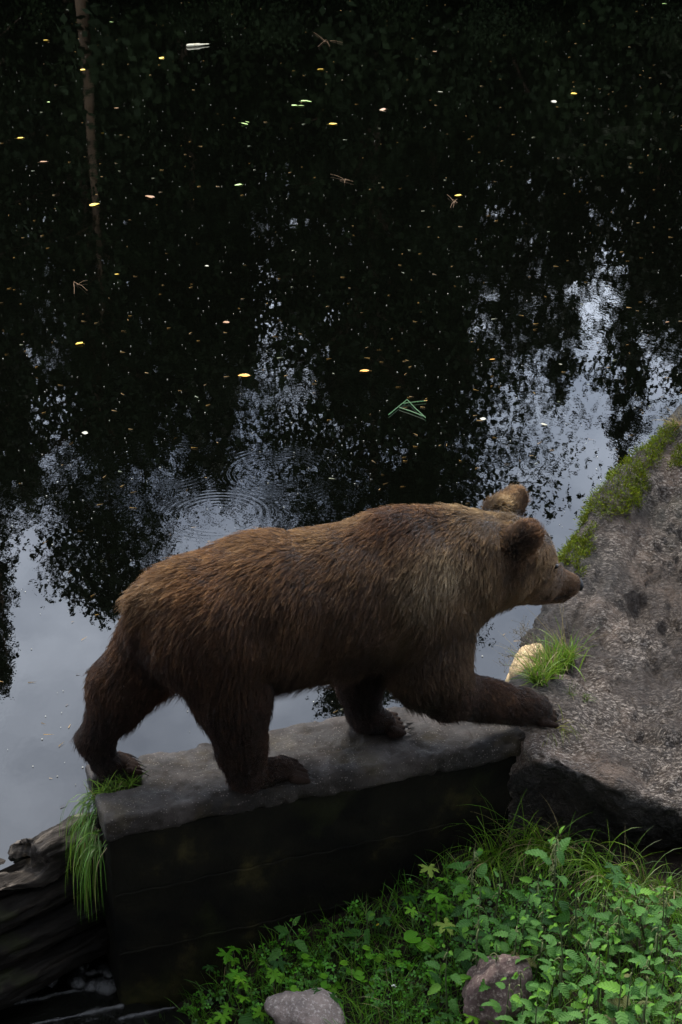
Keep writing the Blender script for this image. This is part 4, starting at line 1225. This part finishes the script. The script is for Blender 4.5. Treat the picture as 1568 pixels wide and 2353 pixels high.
crowfoot(520, 2190, 0.15, 0.055, 35, 'palm_leaf', 'cut-leaved plant closest to the wall foot', 3)
crowfoot(512, 2332, 0.10, 0.050, 36, 'palm_leaf', 'small lime cut-leaved plant beside the pinkish stone', 2)
crowfoot(1415, 2010, 0.26, 0.070, 38, 'dark_leaf', 'dark cut leaf in front of the boulder foot', 2)
for i, (x, y) in enumerate(((630, 2240), (480, 2215), (560, 2290), (880, 2110), (1010, 2080), (770, 2290), (600, 2325), (640, 2210), (1065, 2055), (940, 2060), (1090, 2335), (1030, 2330))):
    crowfoot(x, y, 0.09, 0.048, 60 + i, ('palm_leaf', 'dark_leaf')[i % 2], 'green cut-leaved plant low in the grass', 3)
# dock with a holed leaf, small round-leaved plants
def broad(px, py, h, size, seed, mat, label, n, group=None):
    r = np.random.default_rng(seed); p = ground_under(px, py, h); o = empty('broadleaf_plant', p)
    for i in range(n):
        az = -1.57 + (i - (n - 1) / 2) * 1.1 + r.normal(0, 0.2)
        e = np.array([math.cos(az) * 0.02, math.sin(az) * 0.02, h - 0.012 * i])
        link('stem', tube_mesh('stem', [np.array([0, 0, -0.02]), e * [0.4, 0.4, 0.6], e], [0.003, 0.0025, 0.002], 4), o)
        put_leaf(RL[mat], o, e, az, -0.35 + r.normal(0, 0.1), r.normal(0, 0.2), size * r.uniform(0.8, 1.1))
    return tag(o, label, 'wild plant', group)
broad(968, 2150, 0.10, 0.062, 71, 'palm_leaf', 'dull broad-leaved dock beside the clover', 3)
broad(585, 2335, 0.07, 0.11, 72, 'dark_leaf', 'big dark rounded leaf beside the pinkish stone', 1)
for i, (x, y) in enumerate(((720, 2200), (810, 2215), (845, 2240), (760, 2250), (690, 2260), (860, 2180), (930, 2200), (1010, 2240))):
    broad(x, y, 0.06, 0.035, 80 + i, 'palm_leaf', 'small round-leaved plant in the low grass', 4, 'round-leaved plants')

# two stones in the grass
p = on_ground(705, 2352)
stone('pink_stone', (p[0], p[1], p[2] + 0.03), (0.19, 0.13, 0.115), 8, 'granite', 'pinkish grey granite stone lying in the grass', 0.10, 0.013, -0.4)
p = on_ground(1150, 2310)
stone('red_stone', (p[0] - 0.01, p[1], p[2] + 0.05), (0.18, 0.15, 0.22), 15, 'red_granite', 'reddish brown stone half covered by nettles', 0.12, 0.012, 0.5, 11)

# ---- ground cover: grass and clover
def in_bank(n, seed):
    """points of the bank seen in the picture, plant side of the edge"""
    r = np.random.default_rng(seed)
    px, py = r.uniform(330, 1860, 2 * n), r.uniform(1850, 2420, 2 * n)
    if True:
        edge = np.interp(px, [330, 420, 500, 620, 760, 900, 980, 1100, 1250, 1420, 1640, 1860], [2400, 2335, 2245, 2165, 2105, 2045, 1985, 1930, 1925, 2000, 2080, 2150])
    k = py > edge - 12 + np.abs(r.normal(0, 12, 2 * n))
    P = ground_px(px[k], py[k])[:n]
    t_ = (P[:, :2] - AX0[:2]) @ VL[:2]
    return P[t_ < -0.215]
def grass_cols(n, r, c=(0.050, 0.115, 0.014), var=0.35):
    k = r.uniform(1 - var, 1 + var, (n, 1)); h = r.random((n, 1))
    q = np.array(c) * k * (1 + h * np.array([[0.7, 0.12, 0.2]]))
    dry = r.random(n) < 0.06
    q[dry] = np.array([0.20, 0.16, 0.07]) * k[dry]
    return q
r = np.random.default_rng(400)
P = in_bank(7600, 401); n = len(P)
d = r.normal(0, 0.42, (n, 3)); d[:, 2] = 1; d /= np.linalg.norm(d, axis=1, keepdims=True)
gr = link('grass', blades_mesh('grass', P - [0, 0, 0.01], d, r.uniform(0.06, 0.17, n), r.uniform(0.0014, 0.0030, n), r.uniform(0.4, 1.8, n), grass_cols(n, r, (0.048, 0.150, 0.006)), 'grass', 5))
tag(gr, 'fine green grass growing between the plants on the low bank', 'grass', kind='stuff')
def clover(n, seed):
    r = np.random.default_rng(seed); P = in_bank(n, seed + 1); n = len(P)
    px, py = to_px(P)
    keep = (fbm(P, 5, 2, 0.5, 77) + 0.5 * ((py > 2180) & (px < 1130)) - 0.3 * (px > 1150)) > -0.05
    P = P[keep]; n = len(P)
    V, Fq, Cc = [], [], []
    for p in P:
        h = r.uniform(0.02, 0.06); s = r.uniform(0.010, 0.018); a0 = r.uniform(0, 6.3)
        nrm = np.array([r.normal(0, .3), r.normal(0, .3) - 0.2, 1.0]); nrm /= np.linalg.norm(nrm)
        ux = np.cross(nrm, [0.1, 1, 0]); ux /= np.linalg.norm(ux); uy = np.cross(nrm, ux)
        c0 = p + [r.normal(0, 0.01), r.normal(0, 0.01), h]
        col = np.array([0.050, 0.180, 0.006]) * r.uniform(0.35, 1.5)
        for k in range(3):
            a = a0 + k * 2.094; b = len(V)
            for (rr, aa, dz) in ((0, 0, 0), (0.62, -0.62, 0.12), (1.0, -0.42, 0.05), (0.92, 0, 0), (1.0, 0.42, 0.05), (0.62, 0.62, 0.12)):
                V.append(c0 + s * (rr * (math.cos(a + aa) * ux + math.sin(a + aa) * uy) + dz * nrm)); Cc.append(col)
            Fq += [(b, b + 1, b + 2), (b, b + 2, b + 3), (b, b + 3, b + 4), (b, b + 4, b + 5)]
    me = mesh_np('clover', V, Fq, False, MATS['grass']); set_attr(me, 'tint', Cc)
    return me
tag(link('clover', clover(2600, 410)), 'mat of small green clover leaves on the low bank', 'clover', kind='stuff')
# little flowers
t = NT('petal_yellow'); t.color((0.75, 0.50, 0.02)); t.rough(0.6)
t = NT('petal_white'); t.color((0.70, 0.70, 0.58)); t.rough(0.6)
for i, (x, y, m, lab) in enumerate(((870, 2128, 'petal_yellow', 'tiny yellow flower above the clover near the dock'), (1078, 2318, 'petal_yellow', 'tiny yellow flower beside the reddish stone'),
                                    (905, 2268, 'petal_white', 'tiny white clover head in the clover mat'), (1012, 2345, 'petal_white', 'tiny white clover head in front of the reddish stone'))):
    p = ground_under(x, y, 0.075); o = empty('wild_flower', p)
    link('stem', tube_mesh('stem', [np.array([0, 0, -0.01]), np.array([0.004, 0, 0.04]), np.array([0, 0, 0.075])], [0.0014, 0.0012, 0.001], 4), o)
    V, Fq = [], []; rr = np.random.default_rng(i)
    for k in range(14):
        a = k * 2.4; u = k / 13; c = np.array([math.cos(a) * 0.006 * (1 - u), math.sin(a) * 0.006 * (1 - u), 0.074 + 0.007 * u]); b = len(V)
        dd = np.array([math.cos(a), math.sin(a), 0.7 + u]); dd /= np.linalg.norm(dd); sd = np.cross(dd, [0, 0, 1.0]); sd /= np.linalg.norm(sd) + 1e-9
        V += [c, c + dd * 0.004 + sd * 0.002, c + dd * 0.007, c + dd * 0.004 - sd * 0.002]; Fq.append((b, b + 1, b + 2, b + 3))
    link('flower_head', mesh_np('flower_head', V, Fq, False, MATS[m]), o)
    tag(o, lab, 'flower')

# ---- grass tufts
def tuft(name, roots, n, ln, wid, bend, base_dir, spread, col, label, seed, seg=6, dry=0.0, up=1.0):
    r = np.random.default_rng(seed); roots = np.array(roots)
    k = r.integers(0, len(roots), n)
    P = roots[k] + r.normal(0, 0.014, (n, 3)) * [1, 1, 0.4]
    d = np.array(base_dir) + r.normal(0, spread, (n, 3)); d /= np.linalg.norm(d, axis=1, keepdims=True)
    c = grass_cols(n, r, col, 0.4)
    isd = r.random(n) < dry; c[isd] = np.array([0.26, 0.20, 0.09]) * r.uniform(0.6, 1.3, (isd.sum(), 1))
    o = link(name, blades_mesh(name, P, d, r.uniform(*ln, n), r.uniform(*wid, n), r.uniform(*bend, n), c, 'grass', seg))
    return tag(o, label, 'grass', kind='stuff')
R = [loc2world(s, tt, 0.27) for s, tt in ((0.13, 0.03), (0.10, 0.06), (0.07, 0.02), (0.04, 0.03), (0.01, 0.02), (0.15, 0.05))]
tuft('hanging_grass', R, 150, (0.06, 0.13), (0.0015, 0.003), (0.4, 1.6), (-0.10, -0.25, 0.8), 0.4, (0.085, 0.19, 0.02), 'short green grass filling the notch in the wall end', 501)
R = [loc2world(-0.015, tt, zz) for tt, zz in ((0.02, 0.27), (-0.02, 0.26), (-0.05, 0.22), (-0.09, 0.18), (-0.12, 0.14))]
tuft('hanging_grass', R, 150, (0.16, 0.40), (0.0015, 0.0032), (5.0, 9.0), (-0.30, -0.35, 0.35), 0.22, (0.055, 0.14, 0.015), 'long green grass hanging down the end of the wall over the logs', 502, 8)
R = []
for (x, y) in ((1230, 1560), (1250, 1555), (1262, 1540), (1275, 1550), (1288, 1525), (1298, 1505), (1305, 1520), (1245, 1570), (1270, 1530)):
    R.append(on_rock(x, y)[0])
tuft('grass_tuft', R, 420, (0.09, 0.20), (0.0016, 0.0034), (0.3, 1.5), (-0.15, -0.1, 1.0), 0.36, (0.085, 0.185, 0.016), 'sunlit green grass tuft growing from the boulder crack by the water', 503, 6, 0.10)
tuft('grass_tuft', R[:6], 26, (0.20, 0.32), (0.0010, 0.0016), (0.2, 0.9), (-0.45, 0.1, 0.8), 0.35, (0.24, 0.19, 0.09), 'dry straw stalks leaning out of the grass over the water', 504, 6, 1.0)
R = [on_ground(x, y) for (x, y) in ((1150, 1960), (1200, 1950), (1240, 1945), (1290, 1960), (1340, 1985), (1380, 2010), (1120, 1985), (1260, 1970), (1400, 2040))]
tuft('grass_tuft', R, 420, (0.20, 0.40), (0.0016, 0.003), (1.4, 3.4), (-0.15, -0.35, 0.9), 0.42, (0.085, 0.200, 0.010), 'long arching grass behind the nettles at the boulder foot', 505, 7, 0.12)
R = [on_ground(x, y) for (x, y) in ((1440, 2010), (1480, 2030), (1520, 2050), (1560, 2060), (1500, 2080), (1545, 2100), (1460, 2060))]
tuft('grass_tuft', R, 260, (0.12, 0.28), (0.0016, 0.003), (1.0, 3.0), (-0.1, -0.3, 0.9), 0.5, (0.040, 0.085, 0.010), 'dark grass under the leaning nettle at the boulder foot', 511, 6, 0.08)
for (x, y, lab, s) in ((1348, 1606, 'small green grass sprig in a crack of the boulder', 506), (1310, 1590, 'thin dark sprig on the boulder above the bear paw', 509)):
    tuft('grass_tuft', [on_rock(x, y)[0]], 26, (0.02, 0.06), (0.001, 0.002), (0.5, 1.5), (0, -0.2, 1), 0.6, (0.06, 0.11, 0.015), lab, s, 4)
tuft('grass_tuft', [loc2world(1.93, -0.19, 0.30), loc2world(1.90, -0.20, 0.29), loc2world(1.87, -0.20, 0.30)], 60, (0.05, 0.17), (0.001, 0.002), (1.5, 4), (0, -0.5, 0.4), 0.5, (0.10, 0.14, 0.015), 'yellow-green grass wisps under the bear paw where wall meets boulder', 507, 6)
tuft('grass_tuft', [on_rock(1548, 972)[0], on_rock(1562, 965)[0]], 60, (0.05, 0.13), (0.0009, 0.0016), (0.3, 1.4), (-0.5, 0, 0.7), 0.5, (0.20, 0.12, 0.05), 'dry brown grass on the crest of the boulder above the moss', 508, 5, 0.9)
# fine seed heads over the water
def seed_head(px, py, lat_y, root, seed):
    r = np.random.default_rng(seed); top = at_y(px, py, lat_y); root = np.array(root)
    V, Fq = [], []
    def strip(a, b, w):
        i = len(V); s = np.cross(b - a, CAM - a); s = s / (np.linalg.norm(s) + 1e-9) * w
        V.extend([a - s, a + s, b + s, b - s]); Fq.append((i, i + 1, i + 2, i + 3))
    mid = (root + top) / 2 + [0, 0, 0.03]
    strip(root, mid, 0.0008); strip(mid, top, 0.0006)
    for k in range(30):
        a = mid + (top - mid) * r.uniform(0.35, 1); b = a + r.normal(0, 0.022, 3) + [0, 0, 0.006]
        strip(a, b, 0.0004); strip(b, b + r.normal(0, 0.003, 3), 0.0013)
    me = mesh_np('seed_head', V, Fq, False, MATS['grass']); set_attr(me, 'tint', np.tile([[0.13, 0.105, 0.07]], (len(V), 1)))
    return tag(link('seed_stalk', me), 'thin dry grass stalk with a feathery seed head over the water', 'grass stalk', 'seed stalks by the boulder')
for i, (x, y) in enumerate(((1195, 1430), (1180, 1445), (1210, 1450), (1165, 1505), (1150, 1530), (1222, 1470))):
    seed_head(x, y, 6.05, R[0] if False else on_rock(1255 + 6 * i, 1550)[0], 520 + i)
# ------------------------------------------------------------------ leaves, twigs and needles floating on the pond
def fl_mat(name, c, c2):
    t = NT(name); q = t.coord()
    t.color(t.ramp(t.noise(3, 4, 0.6, q), [(0.35, c), (0.7, c2)])); t.rough(0.5)
fl_mat('leaf_yellow', (0.62, 0.36, 0.02), (0.75, 0.50, 0.04)); fl_mat('leaf_orange', (0.55, 0.22, 0.02), (0.65, 0.32, 0.03))
fl_mat('leaf_green', (0.20, 0.33, 0.05), (0.42, 0.55, 0.22)); fl_mat('leaf_brown', (0.18, 0.08, 0.03), (0.30, 0.15, 0.06)); fl_mat('leaf_pale', (0.22, 0.20, 0.13), (0.34, 0.32, 0.25))
def float_leaf_mesh(seed, mat):
    r = np.random.default_rng(seed); n = 9; V, Fq = [], []
    for i in range(n + 1):
        x = i / n; w = 0.36 * math.sin(math.pi * x ** 0.8) * (1 + r.normal(0, 0.05))
        z = 0.05 + 0.10 * (x - 0.5) ** 2
        V += [(x - 0.5, 0, z - 0.02), (x - 0.5, w, z + 0.10 * w + 0.02 * r.normal()), (x - 0.5, -w, z + 0.25 * w + 0.02 * r.normal())]
    for i in range(n):
        a, b = 3 * i, 3 * i + 3
        Fq += [(a, b, b + 1, a + 1), (b, a, a + 2, b + 2)]
    i = len(V); V += [(-0.5, 0.012, 0.05), (-0.5, -0.012, 0.05), (-0.78, -0.006, 0.02), (-0.78, 0.006, 0.02)]; Fq.append((i, i + 1, i + 2, i + 3))
    return mesh_np('floating_leaf', V, Fq, True, MATS[mat])
FLM = {(m, k): float_leaf_mesh(k, m) for m in ('leaf_yellow', 'leaf_orange', 'leaf_green', 'leaf_brown', 'leaf_pale') for k in (1, 2)}
FL = [(738, 159, 'leaf_yellow', 15), (766, 285, 'leaf_yellow', 17), (48, 317, 'leaf_yellow', 13), (190, 160, 'leaf_yellow', 10), (371, 133, 'leaf_yellow', 11), (217, 471, 'leaf_yellow', 20), (181, 790, 'leaf_yellow', 19),
      (1319, 215, 'leaf_yellow', 13), (1053, 449, 'leaf_yellow', 13), (105, 92, 'leaf_yellow', 9), (235, 305, 'leaf_yellow', 6), (268, 630, 'leaf_yellow', 8), (561, 864, 'leaf_orange', 23), (838, 853, 'leaf_orange', 19), (1133, 826, 'leaf_orange', 12),
      (880, 252, 'leaf_brown', 13), (345, 453, 'leaf_brown', 24), (978, 921, 'leaf_orange', 8), (563, 285, 'leaf_green', 16), (569, 280, 'leaf_green', 9), (548, 425, 'leaf_green', 14), (676, 242, 'leaf_green', 12), (692, 243, 'leaf_green', 14), (700, 232, 'leaf_green', 15),
      (710, 233, 'leaf_green', 12), (256, 50, 'leaf_green', 8), (112, 234, 'leaf_green', 6), (1528, 8, 'leaf_green', 9), (1273, 233, 'leaf_pale', 11), (1013, 211, 'leaf_pale', 10), (476, 611, 'leaf_pale', 8), (1251, 976, 'leaf_pale', 14), (195, 995, 'leaf_pale', 12),
      (1110, 963, 'leaf_pale', 12), (1289, 837, 'leaf_pale', 7), (101, 372, 'leaf_brown', 15), (1410, 1285, 'leaf_brown', 10), (520, 741, 'leaf_brown', 14), (1535, 740, 'leaf_brown', 8), (155, 22, 'leaf_pale', 7), (268, 248, 'leaf_brown', 9), (1000, 118, 'leaf_brown', 8)]
own = {(561, 864): 'large orange leaf floating on dark water above the bear back', (838, 853): 'curled orange leaf floating near the green reed blades', (217, 471): 'yellow leaf floating just below the brown trunk reflection',
       (345, 453): 'broad brown leaf with a lobed edge floating on dark water', (548, 425): 'single pale green leaf floating apart from the others', (1251, 976): 'cream curled leaf floating in the bright sky reflection',
       (1110, 963): 'white fluffy scrap floating at the edge of the sky reflection', (195, 995): 'pale leaf scrap floating beside the ripple rings'}
words = {'leaf_yellow': 'small yellow leaf floating on the dark pond', 'leaf_orange': 'small orange leaf floating near the sky reflection', 'leaf_green': 'green leaf floating on the dark pond', 'leaf_brown': 'small brown leaf floating on the dark pond', 'leaf_pale': 'small pale leaf scrap floating on the dark pond'}
for i, (x, y, m, w) in enumerate(FL):
    r = np.random.default_rng(600 + i); p = on_z(x, y, 0.0)
    o = link('floating_leaf', FLM[(m, 1 + i % 2)])
    s = min(0.11, w * 1.25 * np.linalg.norm(p - CAM) / FPX)
    o.location = (p[0], p[1], 0.001); o.scale = (s, s, s * 0.8); o.rotation_euler = (r.normal(0, 0.12), r.normal(0, 0.12), r.uniform(-0.6, 0.6) + (math.pi if r.random() < 0.5 else 0))
    tag(o, own.get((x, y), words[m]), 'leaf', None if (x, y) in own else 'floating ' + m.split('_')[1] + ' leaves')
# pale tapered piece of wood
p = on_z(455, 105, 0.0); q = on_z(484, 97, 0.0)
L = np.linalg.norm(q - p) * 1.5
t = NT('pale_wood'); t.color(t.ramp(t.noise(6, 4, 0.6, t.coord()), [(0.3, (0.20, 0.17, 0.10)), (0.7, (0.36, 0.33, 0.24))])); t.rough(0.6)
Vf, Qf = surface_net(lambda P: smin(seg_dist(P, (-0.5, 0, 0), (0.02, 0, 0), 0.15, 0.13), seg_dist(P, (0, 0, 0), (0.62, 0.03, 0), 0.10, 0.05), 0.08), (-0.8, -0.3, -0.3), (0.8, 0.3, 0.3), 0.035)
o = link('floating_wood', mesh_np('floating_wood', Vf * np.array([1, 1, 0.6]), Qf, True, t.m)); o.location = (p[0], p[1], 0.02); o.scale = (L / 2.0,) * 3; o.rotation_euler = (0, 0, 0.45)
tag(o, 'pale cream tapered piece of wood floating on the dark pond', 'driftwood')
# green reed blades
V, Fq = [], []
for pl in (((893, 953), (915, 935), (936, 918)), ((936, 918), (955, 938), (979, 960)), ((926, 927), (950, 924), (980, 921)), ((918, 936), (945, 945), (976, 957))):
    pp = [on_z(*q, 0.008) for q in pl]
    for a, b in zip(pp[:-1], pp[1:]):
        s = np.cross(b - a, [0, 0, 1.0]); s = s / np.linalg.norm(s) * 0.0027; i = len(V)
        V += [a - s, b - s, b + [0, 0, 0.006], a + [0, 0, 0.006], a + s, b + s]; Fq += [(i, i + 1, i + 2, i + 3), (i + 3, i + 2, i + 5, i + 4)]
me = mesh_np('reed_blade', V, Fq, False, MATS['grass']); set_attr(me, 'tint', np.tile([[0.035, 0.11, 0.03]], (len(V), 1)))
tag(link('reed_blade', me), 'bent green reed blades floating as a zigzag on dark water', 'reed')
# twig tangles
t = NT('twig'); t.color((0.14, 0.075, 0.03)); t.rough(0.8)
for i, (x, y, lab, spr) in enumerate(((750, 93, 'tangle of brown twigs floating near the yellow leaf', 13), (790, 412, 'tangle of brown twigs with one long bent stalk', 12), (1045, 462, 'bent straw-coloured stalks floating by a yellow leaf', 20), (175, 650, 'crossed green-brown stalks floating on the dark pond', 14))):
    r = np.random.default_rng(640 + i); o = empty('floating_twigs', tuple(on_z(x, y, 0.004)))
    for k in range(6):
        a = on_z(x + r.normal(0, spr * 0.3), y + r.normal(0, spr * .15), 0.006) - np.array(o.location); b = a + (on_z(x + r.normal(0, spr), y + r.normal(0, spr * .6), 0.01) - on_z(x, y, 0.0))
        m = (a + b) / 2 + [0, 0.02, 0.004]
        link('twig', tube_mesh('twig', [a, m, b], [0.0020, 0.0017, 0.0012], 4, 'twig'), o)
    tag(o, lab, 'twigs')
# needles and specks
r = np.random.default_rng(660)
def scatter(n, yr):
    px = r.uniform(-20, 1590, n); py = r.uniform(*yr, n)
    keep = r.random(n) < np.interp(py, [0, 500, 1000, 1300, 1900], [1, 1, 0.8, 0.35, 0.3])
    return np.array([on_z(a, b, 0.004) for a, b in zip(px[keep], py[keep])])
P = scatter(760, (0, 1900)); n = len(P); t_ = (P[:, :2] - AX0[:2]) @ VL[:2]; P = P[t_ > 0.25]; n = len(P)
a = r.normal(0.25, 0.55, n) + (r.random(n) < 0.12) * 1.5; L = r.uniform(0.012, 0.034, n); d = np.c_[np.cos(a), np.sin(a), 0.05 * r.normal(0, 1, n)]
c = np.array([0.34, 0.20, 0.06]) * r.uniform(0.5, 1.3, (n, 1)); c[r.random(n) < 0.12] = [0.45, 0.45, 0.30]
tag(link('floating_needles', blades_mesh('floating_needles', P, d, L * 1.5, np.full(n, 0.0021), r.uniform(-0.03, 0.03, n), c, 'grass', 2)), 'countless thin fallen needles strewn over the dark pond', 'needles', kind='stuff')
P = scatter(1500, (0, 1950)); t_ = (P[:, :2] - AX0[:2]) @ VL[:2]; P = P[t_ > 0.25]; n = len(P)
s = r.uniform(0.0015, 0.0055, n)[:, None]; a = r.uniform(0, 6.3, n)
ax_ = np.c_[np.cos(a), np.sin(a), 0 * a]; bx_ = np.c_[-np.sin(a), np.cos(a), 0 * a]
V = np.stack([P - ax_ * s, P - bx_ * s, P + ax_ * s, P + bx_ * s, P + [0, 0, 0.003]], 1).reshape(-1, 3)
Fq = (np.array([(0, 1, 4), (1, 2, 4), (2, 3, 4), (3, 0, 4)])[None] + (np.arange(n) * 5)[:, None, None]).reshape(-1, 3)
me = mesh_np('floating_specks', V, Fq, False, MATS['grass']); c = np.array([0.34, 0.33, 0.28]) * r.uniform(0.3, 1.4, (n, 1)); set_attr(me, 'tint', np.repeat(c, 5, 0))
tag(link('floating_specks', me), 'fine pale specks of pollen and dust scattered over the pond', 'specks', kind='stuff')
